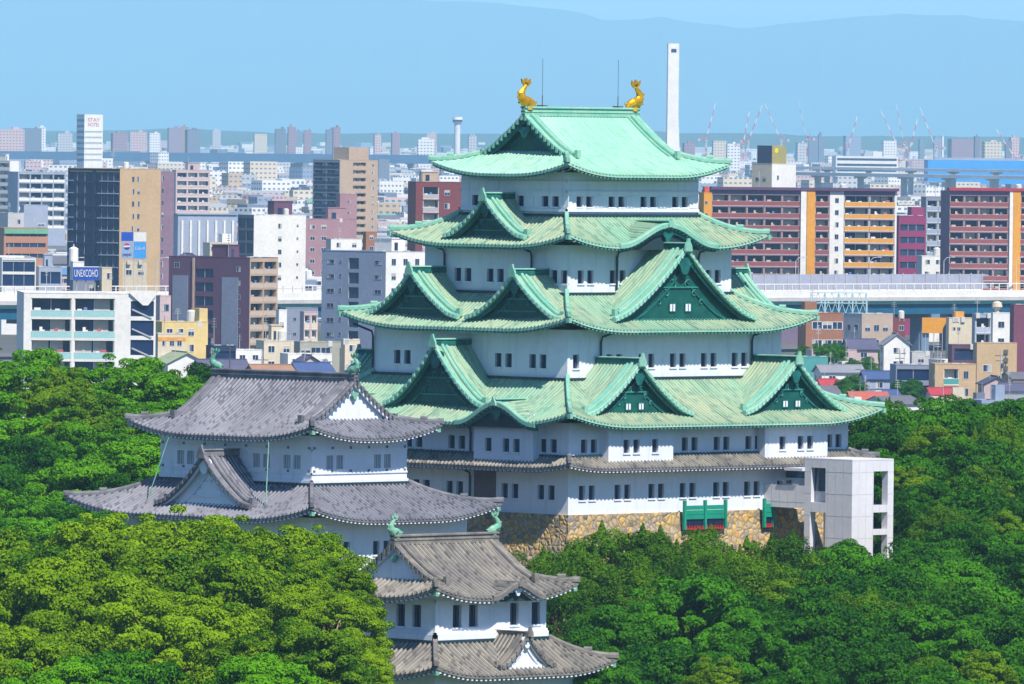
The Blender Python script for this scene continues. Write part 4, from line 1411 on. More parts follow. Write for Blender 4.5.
NUM = ['first', 'second', 'third', 'fourth', 'fifth', 'sixth', 'seventh', 'eighth', 'ninth', 'tenth', 'eleventh', 'twelfth', 'thirteenth', 'fourteenth', 'fifteenth', 'sixteenth', 'seventeenth', 'eighteenth', 'nineteenth', 'twentieth']
def number_word(i):
    return NUM[i] if i < 20 else ('twenty ' + NUM[i - 20] if i < 40 and i > 20 else ('thirty ' + NUM[i - 30] if i > 30 else 'twentieth'))
def label_trees():
    look = dict(camphor='yellow green camphor tree with clumped crown', dark='dark evergreen tree', mid='deep green broadleaf tree', fresh='bright fresh green broadleaf tree', olive='olive yellow tree', pine='pine tree with upright shoots')
    where = dict(fore='before the grey roofed tower', left='behind the grey roofed tower', front='below the keep stone base', right='beside the panelled elevator tower', city='among the city houses')
    gname = dict(fore='trees in front of the grey roofed tower', left='trees behind the grey roofed tower', front='trees below the stone base of the keep', right='trees to the side of the elevator tower', city='small trees among the city houses')
    sets = {}
    for r in TREES:
        sets.setdefault((r[6], r[1].split('_')[0]), []).append(r)
    for (g, k), rows in sets.items():
        rows.sort(key=lambda r: (r[2], r[3]))
        for i, r in enumerate(rows):
            lb = look[k] + ' ' + where[g]
            if len(rows) > 1:
                lb += ', ' + number_word(i) + ' from the left'
            tag(r[0], lb, 'tree', gname[g])

# ------------------------------------------------------------------ the city
def u_mesh(name, parts, mats):
    """small unit mesh shared by many copies; parts = [(x0,x1,y0,y1,z0,z1,material)]"""
    mb = MB(mats)
    for p in parts:
        mb.box(*p)
    o = mb.build(name)
    me = o.data
    bpy.data.objects.remove(o)
    return me
GLASS = mat('window_glass', (.012, .03, .085), .2, (.03, .06, .13), .4, spec=.45)
GLASS_T = mat('teal_glass', (.30, .55, .56), .15, (.36, .60, .60), .3, spec=.6)
GLASS_N = mat('navy_glass', (.008, .022, .085), .25, (.014, .035, .11), .2, spec=.35)
WHITE = plain((.78, .77, .74))
GREYF = plain((.45, .46, .48))
# unit window: 1 x 1, faces -y; pane set back in a frame
UWIN = {}
CURTAIN = plain((.50, .48, .44))
VAR = random.Random(9)
for key, fc in (('white', WHITE), ('grey', GREYF)):
  UWIN[key] = []
  for extra in ([], [], [(-.45, -.15, -.012, -.0101, -.44, .44, 2)], [(.1, .45, -.012, -.0101, -.44, .44, 2)], [(-.45, .45, -.012, -.0101, .05, .44, 2)]):
    UWIN[key].append(u_mesh('window', extra + [(-.5, .5, -.06, .02, -.5, -.44, 0), (-.5, .5, -.06, .02, .44, .5, 0), (-.5, -.45, -.05, .02, -.44, .44, 0), (.45, .5, -.05, .02, -.44, .44, 0),
                                  (-.45, .45, -.01, .0, -.44, .44, 1), (-.02, .02, -.03, -.01, -.44, .44, 0)], [fc, GLASS, CURTAIN]))
UAC = u_mesh('air_conditioner', [(-.5, .5, -.3, .3, 0, .8, 0), (-.3, .3, -.32, -.303, .12, .68, 1)], [plain((.62, .62, .6)), GREYF])
_a = MB([GREYF]); _a.tube([(0, 0, 0), (0, 0, 4.2)], [.07, .05], 5)
for _i in range(4):
    _a.box(-.7 + .1 * _i, .7 - .1 * _i, -.03, .03, 3.0 + .35 * _i, 3.07 + .35 * _i)
_o = _a.build('antenna'); UANT = _o.data; bpy.data.objects.remove(_o)
UTANK_MB = MB([plain((.66, .66, .62))])
UTANK_MB.tube([(0, 0, 0), (0, 0, 2.2), (0, 0, 2.5)], [1.0, 1.0, .5], 12)
for i in range(4):
    UTANK_MB.beam((.7 * (-1) ** i, .7 * (-1) ** (i // 2), -.8), (.7 * (-1) ** i, .7 * (-1) ** (i // 2), 0.01), .12)
_o = UTANK_MB.build('rooftop_tank'); UTANK = _o.data; bpy.data.objects.remove(_o)
def put(name, me, parent, loc, rz=0.0, sc=(1, 1, 1)):
    o = bpy.data.objects.new(name, me); COL.objects.link(o)
    o.parent = parent; o.location = loc; o.rotation_euler = (0, 0, rz); o.scale = sc
    return o
SROT = {'R': 0, 'L': -math.pi / 2, 'B': math.pi, 'E': math.pi / 2}
_ubal = {}
def ubalcony(w, fh, rail, dark=GLASS, slab=WHITE):
    """one balcony: slab, solid rail, glazed wall at the back of the recess, party fins. Faces -y, w wide."""
    vr = VAR.randrange(5)
    k = (round(w, 2), round(fh, 2), rail.name, slab.name, vr)
    if k not in _ubal:
        p = [(-w / 2, w / 2, -.02, 1.25, 0, .16, 1), (-w / 2, w / 2, -.03, .09, .163, 1.2, 0), (-w / 2, w / 2, -.05, .11, 1.203, 1.28, 1),
             (-w / 2, w / 2, 1.253, 1.3, .163, fh - .3, 2), (-w / 2, -w / 2 + .14, .1, 1.25, .163, fh - .3, 1), (w / 2 - .14, w / 2, .1, 1.25, .163, fh - .3, 1)]
        n = max(1, int(w / 2.4))
        for i in range(n + 1):
            x = -w / 2 + .2 + (w - .4) * i / n
            p.append((x - .06, x + .06, 1.2, 1.25, .165, fh - .31, 1))
        rv = random.Random(vr * 7 + 1)
        for i in range(n):
            x = -w / 2 + .2 + (w - .4) * i / n; d_ = (w - .4) / n
            if rv.random() < .45:        # drawn curtain
                p.append((x + .1, x + d_ * rv.uniform(.4, .9), 1.235, 1.249, .3, fh - .35, 3))
            if rv.random() < .4:         # washing on the line
                q = x + rv.uniform(.1, .5) * d_
                p.append((q, q + rv.uniform(.4, 1.1), .45, .5, 1.0, 1.0 + rv.uniform(.6, 1.0), rv.choice((1, 3, 4, 5))))
            if rv.random() < .4:
                q = x + rv.uniform(.1, .5) * d_
                p.append((q, q + .8, .7, 1.0, .163, 1.5, 1))
        _ubal[k] = u_mesh('balcony', p, [rail, slab, dark, CURTAIN, plain((.12, .22, .45)), plain((.45, .12, .12))])
    return _ubal[k]

SPECIAL = []
class Bld:
    def __init__(s, name, label, pc, pl, pr, yt, D, rot=0.0, cat='building', group=None, gz=None):
        c = W(pc, yt, D)
        s.gz = ground_z(c.x, c.y) if gz is None else gz
        r = math.radians(rot)
        ax, ay = Vector((math.cos(r), math.sin(r), 0)), Vector((-math.sin(r), math.cos(r), 0))
        def solve(d, target):
            lo, hi = .5, 260.0
            up = PX(c + d * hi)[0] > PX(c)[0]
            for _ in range(40):
                m = (lo + hi) / 2
                v = PX(c + d * m)[0]
                if (v < target) == up: lo = m
                else: hi = m
            return lo
        s.Lx, s.Ly = solve(ax, pr), solve(ay, pl)
        s.H = c.z - s.gz
        s.root = thing(name, label, cat, (c.x, c.y, s.gz), r, group)
        s.S = {k: side(s.Lx / 2, s.Ly / 2, s.Lx / 2, s.Ly / 2, k) for k in 'RLBE'}
        s.holes = {k: [] for k in 'RLBE'}
        s.D = D
        SPECIAL.append((min(pl, pc), max(pr, pc), yt, D, s))
    def toworld(s, p):
        r = s.root.rotation_euler.z
        return Vector((s.root.location.x + p[0] * math.cos(r) - p[1] * math.sin(r), s.root.location.y + p[0] * math.sin(r) + p[1] * math.cos(r), s.gz + p[2]))
    def windows(s, f, n, nf, fh, ww, wh, a=(0, 1), top=.9, key='white', zoff=0.0):
        P, hl = s.S[f]
        for j in range(nf):
            z = s.H - top - zoff - fh * j - wh / 2
            if z < .6: break
            for i in range(n):
                x = -hl + 2 * hl * (a[0] + (a[1] - a[0]) * (i + .5) / n)
                put('window', VAR.choice(UWIN[key]), s.root, P(x, 0, z), SROT[f], (ww, 1, wh))
    def balconies(s, f, n, nf, fh, rail, a=(0, 1), top=.7, gap=.12, slab=WHITE, dark=GLASS):
        P, hl = s.S[f]
        w = 2 * hl * (a[1] - a[0]) / n
        for j in range(nf):
            z0 = s.H - top - fh * (j + 1)
            if z0 < 0: break
            for i in range(n):
                x = -hl + 2 * hl * a[0] + w * (i + .5)
                s.holes[f].append((x - w / 2 + gap, x + w / 2 - gap, z0, z0 + fh - .28))
                put('balcony', ubalcony(w - 2 * gap - .006, fh, rail, dark, slab), s.root, P(x, 0, z0 + .002), SROT[f])
    def strips(s, f, nf, fh, wh, a=(.05, .95), top=.9, m=None):
        """ribbon windows, one per floor"""
        P, hl = s.S[f]
        for j in range(nf):
            z1 = s.H - top - fh * j
            z0 = z1 - wh
            if z0 < .3: break
            a0, a1 = -hl + 2 * hl * a[0], -hl + 2 * hl * a[1]
            s.holes[f].append((a0, a1, z0, z1))
            mb = MB([m or GLASS, GREYF])
            mb.face([P(a0, -.24, z0), P(a1, -.24, z0), P(a1, -.24, z1), P(a0, -.24, z1)])
            n = max(1, int((a1 - a0) / 2.2))
            for i in range(1, n):
                x = a0 + (a1 - a0) * i / n
                mb.obox(P, x - .05, x + .05, -.23, -.16, z0 + .003, z1 - .003, 1)
            mb.build('window', s.root)
    def walls(s, wall, fc=None, roofc=None, parapet=.9, depth=1.3):
        mats = [wall] + [m for m in (fc or {}).values()]
        mb = MB(mats)
        for f in 'RLBE':
            P, hl = s.S[f]
            m = 1 + list(fc).index(f) if fc and f in fc else 0
            dp = depth if any(h[1] - h[0] > .1 and h[3] - h[2] > 2.0 for h in s.holes[f]) else .25
            wall_face(mb, P, -hl, hl, 0, s.H, s.holes[f], dp, m)
        s.wall = mb.build('wall', s.root)
        mb = MB([roofc or GREYF])
        mb.face([(0, 0, s.H - parapet), (s.Lx, 0, s.H - parapet), (s.Lx, s.Ly, s.H - parapet), (0, s.Ly, s.H - parapet)])
        mb.build('roof', s.root)
        mb = MB([wall])
        t = .22
        for f in 'RLBE':
            P, hl = s.S[f]
            mb.face([P(-hl, -t, s.H - parapet), P(hl, -t, s.H - parapet), P(hl, -t, s.H), P(-hl, -t, s.H)])
            mb.obox(P, -hl, hl, -t, .05, s.H + .002 + .003 * 'RLBE'.index(f), s.H + .12)
        mb.build('parapet', s.root)
        return s
    def rooftop(s, seed, house=True, tank=True, n=3, col=None):
        rnd = random.Random(seed)
        z = s.H - .9
        if house:
            w, d, h = min(s.Lx * .35, 6), min(s.Ly * .4, 5), rnd.uniform(2.4, 3.6)
            x, y = s.Lx * rnd.uniform(.15, .55), s.Ly * rnd.uniform(.2, .5)
            mb = MB([col or s.wall.data.materials[0], GLASS])
            mb.box(x, x + w, y, y + d, z + .01, z + .9 + h); mb.box(x + w * .2, x + w * .45, y - .03, y - .005, z + .9, z + 2.8, 1)
            mb.box(x - .15, x + w + .15, y - .15, y + d + .15, z + .9 + h + .003, z + 1.1 + h)
            mb.build('stair_house', s.root)
        if tank:
            q = rnd.uniform(.7, 1.1)
            put('rooftop_tank', UTANK, s.root, (s.Lx * rnd.uniform(.6, .85), s.Ly * rnd.uniform(.3, .6), z + .8), 0, (q, q, q))
        if s.Lx > 3:
            put('antenna', UANT, s.root, (s.Lx * rnd.uniform(.1, .5), s.Ly * rnd.uniform(.3, .6), z), rnd.uniform(0, 3), (1, 1, rnd.uniform(.8, 1.6)))
        for i in range(n):
            put('air_conditioner', UAC, s.root, (s.Lx * rnd.uniform(.1, .9), s.Ly * rnd.uniform(.1, .3), z + .01), rnd.choice((0, 1.57)), (1.4, 1.4, 1.4))
    def block(s, name, x0, x1, y0, y1, z0, z1, m, **k):
        mb = MB([m]); mb.box(x0, x1, y0, y1, z0, z1)
        return mb.build(name, s.root)

def board_sign(name, label, px0, px1, y0, y1, D, rot, paint, legs=True, cat='sign', gz=None):
    """flat sign board on posts; paint(mesh builder, P, w, h) adds what is on it"""
    c = W(px0, y1, D); r = math.radians(rot)
    ax = Vector((math.cos(r), math.sin(r), 0))
    lo, hi = .3, 80
    for _ in range(40):
        m = (lo + hi) / 2
        if PX(c + ax * m)[0] < px1: lo = m
        else: hi = m
    w, h = lo, W(px0, y0, D).z - c.z
    t = thing(name, label, cat, c, r)
    paint(t, w, h)
    if legs:
        mb = MB([GREYF])
        for k in (.15, .5, .85):
            mb.box(w * k - .08, w * k + .08, .35, .5, -legs, -.002)
            mb.beam((w * k, .45, -legs * .9), (w * k, .2, h * .4), .08)
        mb.build('post', t)
    return t
def lettering(text, parent, x, z, size, m, y=-.06, width=None):
    """words as a solid mesh, centred on (x, z), fitted to a width"""
    cu = bpy.data.curves.new('lettering', 'FONT')
    cu.body = text; cu.size = size; cu.extrude = .02; cu.align_x = 'CENTER'; cu.align_y = 'CENTER'
    tmp = bpy.data.objects.new('lettering', cu); COL.objects.link(tmp)
    bpy.context.view_layer.update()
    me = bpy.data.meshes.new_from_object(tmp.evaluated_get(bpy.context.evaluated_depsgraph_get()))
    bpy.data.objects.remove(tmp)
    me.materials.clear(); me.materials.append(m)
    o = bpy.data.objects.new('lettering', me); COL.objects.link(o)
    o.parent = parent; o.location = (x, y, z); o.rotation_euler = (math.pi / 2, 0, 0)
    if width:
        xs = [v.co.x for v in me.vertices]
        k = width / (max(xs) - min(xs)); o.scale = (k, 1, 1)
    return o

# colours
c_white, c_cream, c_tan = WHITE, plain((.66, .58, .44)), plain((.55, .39, .23))
c_purple, c_mauve, c_dred = plain((.14, .065, .12)), plain((.36, .21, .24)), plain((.20, .05, .06))
c_slate, c_blueg, c_pink = plain((.24, .27, .36)), plain((.34, .39, .50)), plain((.55, .42, .42))
c_orange, c_yellow, c_brown = plain((.72, .33, .04)), plain((.72, .55, .24)), plain((.33, .15, .09))
c_rail = plain((.27, .085, .09)); c_navy = plain((.02, .035, .10)); c_teal = plain((.08, .33, .32)); c_magenta = plain((.27, .04, .13))
c_concrete = plain((.50, .50, .50)); c_sky = plain((.05, .32, .75)); c_beige = plain((.48, .36, .27))

# --- elevated expressway
def viaduct():
    A, B = W(-120, 291, 2215), W(1160, 291, 2500)
    A.z = B.z = 9.2
    d = (B - A); L = d.length
    r = math.atan2(d.y, d.x)
    t = thing('elevated_expressway', 'long white parapeted elevated expressway on teal girders crossing the city behind the castle', 'expressway', (A.x, A.y, 0), r)
    mb = MB([c_concrete, WHITE]); mb.box(0, L, 0, 18, 6.2, 7.0); mb.box(0, L, -.25, 0, 6.7, 9.0, 1); mb.box(0, L, 18, 18.25, 6.7, 9.0, 1); mb.box(0, L, -.5, -.253, 6.5, 7.4)
    mb.build('deck', t)
    mb = MB([plain((.16, .55, .46)), plain((.01, .10, .20))]); mb.box(0, L, .2, .6, 5.65, 6.195); mb.box(0, L, .9, 1.3, 3.2, 6.195, 1); mb.box(0, L, 16.5, 17, 3.2, 6.195, 1)
    mb.build('girder', t)
    mb = MB([GREYF, WHITE, plain((.35, .38, .45))])
    x = 0.0
    while x < L:
        mb.box(x, x + .25, -.22, -.02, 9.0, 10.5, 1); x += 3.0
    mb.box(0, L, -.2, -.05, 9.9, 10.0); mb.box(0, L, -.22, -.02, 10.5, 10.75, 1)
    mb.build('railing', t)
    # tall translucent noise screens on the right hand stretch
    i0, i1 = .63, .93
    mb = MB([plain((.34, .36, .46), .3), GREYF])
    x0, x1 = L * i0, L
    mb.box(x0, x0 + 16, 17.9, 18.0, 9.2, 10.2)
    mb.box(x0, x1, 17.9, 18.0, 9.005, 12.6)
    x = x0
    while x < x1:
        mb.box(x, x + .18, 17.7, 17.895, 9.005, 12.9, 1); x += 4.0
    mb.build('noise_barrier', t)
    for k in range(12):
        x = L * (.04 + .085 * k)
        mb = MB([plain((.16, .24, .36))])
        mb.box(x, x + 2.6, 4, 8, -7, 3.2); mb.box(x - .2, x + 2.8, .5, 17.5, 1.9, 3.19)
        mb.build('pier', t)
    # lamps
    for k in range(16):
        x = L * (.03 + .062 * k)
        mb = MB([plain((.5, .52, .55))])
        mb.tube([(x, 9.2, 7.0), (x, 9.2, 16.0), (x + .5, 8.8, 16.8), (x + 1.6, 8.0, 17.0)], [.11, .09, .08, .07], 5)
        mb.box(x + 1.3, x + 2.5, 7.8, 8.2, 16.9, 17.1)
        mb.build('street_light', t)
    return t
viaduct()

# --- buildings in front of the expressway, left
b = Bld('apartment_block', 'white low apartment block with teal glass balconies rising behind the trees at the left', 24, 17, 156, 293, 1700, -40)
b.balconies('R', 2, 4, 3.58, GLASS_T, (.045, .70), top=.55, gap=.22)
b.strips('R', 4, 3.3, 2.6, (.81, .985), top=1.2, m=GLASS_N)
b.walls(WHITE, depth=1.3)
for j in range(4):
    z = b.H - 2.6 - 3.3 * j
    mb = MB([GREYF]); mb.beam((b.Lx * .82, -.12, z), (b.Lx * .97, -.12, z - 1.5), .1, .25); mb.build('stair_flight', b.root)
mb = MB([WHITE]); mb.prism([(b.Lx * .80, .1), (b.Lx * .90, -1.9), (b.Lx * .94, -1.9), (b.Lx, -.2), (b.Lx, .6), (b.Lx * .8, .6)], lambda u, v, d: (u, -.4 + d, b.H + v), .35); mb.build('canopy', b.root)
b.rooftop(3, house=False, tank=False, n=2)
AB = b
def paint_blue(t, w, h):
    mb = MB([plain((.02, .08, .42)), WHITE]); mb.box(0, w, 0, .3, 0, h); mb.box(-.05, w + .05, -.02, .32, h + .002, h + .12, 1); mb.build('panel', t)
    lettering('UNEXCOHO', t, w / 2, h * .5, h * .8, WHITE, width=w * .9)
board_sign('blue_sign', 'blue rooftop sign board with white lettering above the low apartment block', 73, 99, 267, 280, 1760, -40, paint_blue, legs=2.2)
for (p0, p1, y0, y1, D, cc, nm, lb) in ((70, 98, 280.5, 294, 1765, c_slate, 'machine_room', 'grey rooftop machine room under the blue sign'), (99, 112, 268, 293, 1763, c_cream, 'stair_house', 'cream stair house beside the blue sign'),
                                        (70, 84, 262, 280, 1790, WHITE, 'machine_room', 'white stepped machine room just behind the blue sign')):
    q = Bld(nm, lb, p0 + 3, p0, p1, y0, D, -36, gz=W(p0, y1, D).z - 2)
    q.windows('R', 1, 1, 3, .9, 1.2, (.5, 1), top=.8)
    q.walls(cc, parapet=.4)
t = thing('water_tower_tank', 'white cylindrical tank standing above the machine rooms before the tan tower', 'water tank', W(73.5, 263, 1795))
mb = MB([WHITE]); mb.tube([(0, 0, -.5), (0, 0, 2.6), (0, 0, 2.9)], [.85, .85, .3], 14); mb.build('tank', t)
mb = MB([GREYF]); mb.tube([(0, 0, 2.9), (0, 0, 3.4)], [.15, .12], 6); mb.build('vent', t)

b = Bld('apartment_block', 'purple apartment block with slate grey wall panels and tan balconies at its side', 250, 169, 278, 258, 2230, 6)
b.windows('L', 1, 7, 3.1, 1.5, 1.3, (.02, .18), top=1.3, key='grey')
b.strips('L', 7, 3.1, 2.0, (.33, .55), top=2.6, m=GLASS_N)
b.windows('L', 1, 7, 3.1, 1.2, 1.2, (.74, .98), top=2.0, key='grey')
b.balconies('R', 2, 8, 3.1, plain((.52, .42, .34)), (.02, .98), top=.6, gap=.15, slab=c_beige)
b.walls(c_purple, {'R': c_beige})
P, hl = b.S['L']
for a0, a1, z1 in ((.05, .24, 4.2), (.66, .86, 4.4)):
    mb = MB([c_slate]); mb.obox(P, -hl + 2 * hl * a0, -hl + 2 * hl * a1, .003, .12, 0, b.H - z1); mb.build('wall_panel', b.root)
mb = MB([c_beige]); mb.obox(P, -hl + 2 * hl * .30, -hl + 2 * hl * .32, .003, .3, 0, b.H - .2); mb.build('pilaster', b.root)
b.rooftop(4, house=True, tank=False, n=3)

b = Bld('office_block', 'blue grey concrete block with slit windows and a white side close to the keep', 386, 322, 425, 252, 2080, 0)
b.windows('L', 1, 7, 3.05, 2.2, .9, (.04, .24), top=1.8, key='grey')
b.windows('L', 1, 7, 3.05, 2.0, .9, (.78, .98), top=1.8, key='grey')
b.windows('L', 1, 7, 3.05, .7, .8, (.25, .34), top=1.7, key='grey')
b.strips('L', 7, 3.05, 2.3, (.42, .58), top=1.4)
b.windows('R', 3, 7, 3.05, 1.3, 1.4, (.05, .95), top=1.4, key='grey')
b.walls(c_blueg, {'R': WHITE})
b.rooftop(8, house=True, tank=False, n=5, col=WHITE)

b = Bld('small_building', 'pale yellow stepped building below the purple apartment block', 162, 150, 208, 322, 1900, -20)
b.windows('R', 3, 3, 3.0, 1.3, 1.5, (.05, .75), top=1.2); b.walls(c_yellow)
b.block('stair_house', b.Lx * .82, b.Lx, .2, 4, b.H + .15, b.H + 2.6, c_yellow); b.rooftop(5, house=False, tank=True, n=2)
b = Bld('small_building', 'cream annex with an orange band in front of the pale yellow building', 158, 148, 186, 334, 1870, -20)
b.windows('R', 3, 2, 3.0, 1.0, 1.4, (.1, .9)); b.walls(c_cream); b.rooftop(6, False, False, 2)
mb = MB([c_orange]); P, hl = b.S['R']; mb.obox(P, -hl, hl, .004, .06, b.H - 1.3, b.H - .6); mb.build('wall_band', b.root)
b = Bld('small_building', 'grey pink narrow building behind the low apartment block', 160, 152, 171, 296, 2000, -20)
b.windows('R', 1, 6, 3.1, 1.6, 1.5, (.2, .8), top=1.6, key='grey'); b.walls(c_pink); b.rooftop(7, False, False, 1)

def gable_house(name, label, pc, pl, pr, yt, D, rot, wall, roofc, axis='X', pitch=.5, group=None, wn=2, cat='house', floors=2):
    b = Bld(name, label, pc, pl, pr, yt, D, rot, cat, group)
    Lx, Ly = b.Lx, b.Ly
    span = Ly if axis == 'X' else Lx
    rise = span / 2 * pitch
    H = max(b.H - rise, 2.0)
    b.H = H
    mb = MB([wall])
    for f in 'RLBE':
        P, hl = b.S[f]
        mb.face([P(-hl, 0, 0), P(hl, 0, 0), P(hl, 0, H), P(-hl, 0, H)])
    if axis == 'X':
        for x in (0, Lx): mb.face([(x, 0, H), (x, Ly, H), (x, Ly / 2, H + rise)])
    else:
        for y in (0, Ly): mb.face([(0, y, H), (Lx, y, H), (Lx / 2, y, H + rise)])
    b.wall = mb.build('wall', b.root)
    o, t = .45, .16
    mb = MB([roofc])
    k = o * pitch
    if axis == 'X':
        for sg in (0, 1):
            y0, y1 = (-o, Ly / 2) if sg == 0 else (Ly + o, Ly / 2)
            mb.hexa([(-o, y0, H - k), (Lx + o, y0, H - k), (Lx + o, y1, H + rise), (-o, y1, H + rise), (-o, y0, H - k + t), (Lx + o, y0, H - k + t), (Lx + o, y1, H + rise + t), (-o, y1, H + rise + t)])
        mb.box(-o, Lx + o, Ly / 2 - .15, Ly / 2 + .15, H + rise + t * .8, H + rise + t + .15)
    else:
        for sg in (0, 1):
            x0, x1 = (-o, Lx / 2) if sg == 0 else (Lx + o, Lx / 2)
            mb.hexa([(x0, -o, H - k), (x0, Ly + o, H - k), (x1, Ly + o, H + rise), (x1, -o, H + rise), (x0, -o, H - k + t), (x0, Ly + o, H - k + t), (x1, Ly + o, H + rise + t), (x1, -o, H + rise + t)])
        mb.box(Lx / 2 - .15, Lx / 2 + .15, -o, Ly + o, H + rise + t * .8, H + rise + t + .15)
    mb.build('roof', b.root)
    put('antenna', UANT, b.root, (Lx * .3, Ly / 2 if axis == 'X' else Ly * .3, H + rise * .6), .6, (.8, .8, .8))
    for f in 'RL':
        P, hl = b.S[f]
        n = max(1, int(hl * 2 / 3.4)) if wn else 0
        for j in range(floors):
            z = H - 1.3 - 2.8 * j
            if z < .8: break
            for i in range(min(n, wn)):
                put('window', VAR.choice(UWIN['white']), b.root, P(-hl + 2 * hl * (i + .5) / min(n, wn), 0, z), SROT[f], (1.5, 1, 1.2))
    return b
t_slate, t_blue, t_brown, t_red, t_green, t_grey = plain((.10, .10, .17)), plain((.06, .10, .24)), plain((.33, .19, .13)), plain((.42, .05, .07)), plain((.36, .42, .25)), plain((.25, .26, .30))
gable_house('warehouse', 'pale green roofed shed with a white gable beneath the pale yellow building', 168, 154, 206, 353, 1830, -30, WHITE, t_green, 'Y', .5, cat='shed', wn=0)
gable_house('house', 'house with a broad dark plum roof just behind the grey roofed castle tower', 205, 190, 252, 361, 1800, -30, c_pink, t_slate, 'X', .5)
gable_house('house', 'brown roofed house above the ridge of the grey roofed castle tower', 258, 244, 296, 366, 1790, -25, c_cream, t_brown, 'X', .45)
gable_house('house', 'navy roofed house between the brown roofed house and the keep', 300, 288, 334, 364, 1800, -25, WHITE, t_blue, 'X', .5)
gable_house('house', 'small plum gabled house on the near side of the olive grey building', 303, 296, 318, 356, 1830, -25, c_pink, t_slate, 'Y', .6)
b = Bld('small_building', 'olive grey two storey building with blue shutters below the expressway', 300, 293, 344, 342, 1960, -25); b.windows('R', 3, 2, 3, 2.0, 1.5, (.02, .7), top=1.0, key='grey'); b.walls(plain((.36, .36, .30))); b.rooftop(9, False, False, 3)
b = Bld('small_building', 'cream annex at the end of the olive grey building', 345, 341, 360, 340, 1950, -25); b.windows('R', 1, 2, 3, 1.4, 1.4); b.walls(c_cream); b.rooftop(10, False, False, 2)
b = Bld('small_building', 'white block with cluttered roof in front of the purple apartment block', 264, 256, 294, 341, 1950, -25); b.windows('R', 2, 2, 3, 1.4, 1.4); b.walls(c_cream); b.rooftop(11, True, True, 4)
b = Bld('small_building', 'low white annex left of the cluttered white block', 236, 228, 262, 350, 1900, -25); b.windows('R', 2, 1, 3, 1.2, 1.0); b.walls(WHITE); b.rooftop(12, False, False, 3)
b = Bld('small_building', 'navy glazed low building below the purple apartment block', 212, 206, 236, 346, 1890, -25); b.strips('R', 2, 2.6, 1.9, (.05, .95), top=1.0, m=GLASS_N); b.walls(c_navy); b.rooftop(13, False, False, 2)
b = Bld('small_building', 'low white building with a long parapet behind the navy roofed house', 288, 280, 332, 354, 1900, -25); b.windows('R', 3, 1, 3, 1.3, 1.0); b.walls(WHITE); b.rooftop(14, False, False, 3)
b = Bld('small_building', 'narrow white building with two dark windows below the expressway girder', 279, 276, 287, 310, 2080, -20); b.windows('R', 1, 4, 3.3, 1.0, 1.2, (.1, .6), top=2.5); b.walls(WHITE)
b = Bld('small_building', 'slate blue wide building below the expressway girder', 286, 280, 318, 308, 2140, -20); b.windows('R', 2, 4, 3.2, .8, .8, (.1, .8), top=2, key='grey'); b.walls(c_slate)
b = Bld('small_building', 'cream stair tower with round ledges between slate building and concrete block', 304, 300, 318, 312, 2060, -20); b.balconies('R', 2, 3, 3.1, c_cream, top=.4); b.walls(c_pink)

# --- behind the expressway, left
b = Bld('office_tower', 'tall tan tower with a dark glass side and a purple edge carrying advertising boards', 120, 68, 161, 169, 2600, 0)
P, hl = b.S['L']
for (a0, a1) in ((.02, .47), (.53, .99)):
    b.strips('L', 9, 3.2, 2.75, (a0, a1), top=.5, m=GLASS_N)
b.windows('R', 2, 5, 3.22, .85, 1.5, (.26, .52), top=1.9, key='grey')
b.walls(c_tan, {'L': c_navy})
for j in range(8):
    z = b.H - .5 - 3.2 * (j + 1) + .35
    mb = MB([plain((.42, .50, .60))]); a0, a1 = ((.62, .99) if j % 2 == 0 else (.58, .98)); mb.obox(P, -hl + 2 * hl * a0, -hl + 2 * hl * a1, .02, .25, z, z + .25); mb.obox(P, -hl + .4, -hl + 2.2, .02, .2, z + .1, z + .3); mb.build('balcony_edge', b.root)
q = .0
mb = MB([plain((.26, .17, .24)), GLASS]); mb.box(b.Lx + .01, b.Lx + 5.2, .4, b.Ly * .8, 0, b.H - .6)
mb.build('wing', b.root)
for j in range(9):
    put('window', VAR.choice(UWIN['grey']), b.root, (b.Lx + 1.1, .4, b.H - 2.4 - 3.2 * j), 0, (.8, 1, 1.5))
b.rooftop(21, False, True, 4)
def paint_ads(t, w, h):
    mb = MB([plain((.01, .08, .50)), WHITE, plain((.30, .40, .58)), c_sky, plain((.6, .02, .04)), plain((.01, .05, .35))])
    mb.box(0, w * .48, 0, .3, h * .70, h, 0); mb.box(w * .5, w, 0, .3, h * .70, h, 1); mb.box(0, w * .48, 0, .3, h * .12, h * .68, 2); mb.box(w * .5, w, 0, .3, h * .12, h * .68, 3)
    cx, cz, r = w * .23, h * .52, w * .13
    for col, a0, a1, yy in ((1, 0, 360, -.02), (4, 20, 165, -.04), (5, 195, 350, -.04)):
        n = 18
        mb.face([(cx + r * math.cos(math.radians(a0 + (a1 - a0) * i / n)), yy, cz + r * math.sin(math.radians(a0 + (a1 - a0) * i / n))) for i in range(n + (0 if col == 1 else 1))], col)
    mb.build('panel', t)
    lettering('pepsi', t, w * .24, h * .26, h * .16, plain((.02, .05, .3)), width=w * .34)
    lettering('Color-R', t, w * .75, h * .46, h * .15, WHITE, width=w * .40)
board_sign('advertising_board', 'advertising board of four coloured panels in front of the tan tower', 121, 146, 232, 262, 2560, -46, paint_ads, legs=8)
b = Bld('small_building', 'grey cream low building under the advertising board', 123, 119, 147, 261, 2570, -46); b.windows('R', 2, 1, 3, 1.6, 1.4, top=2.2); b.walls(c_cream); b.rooftop(22, False, False, 2)

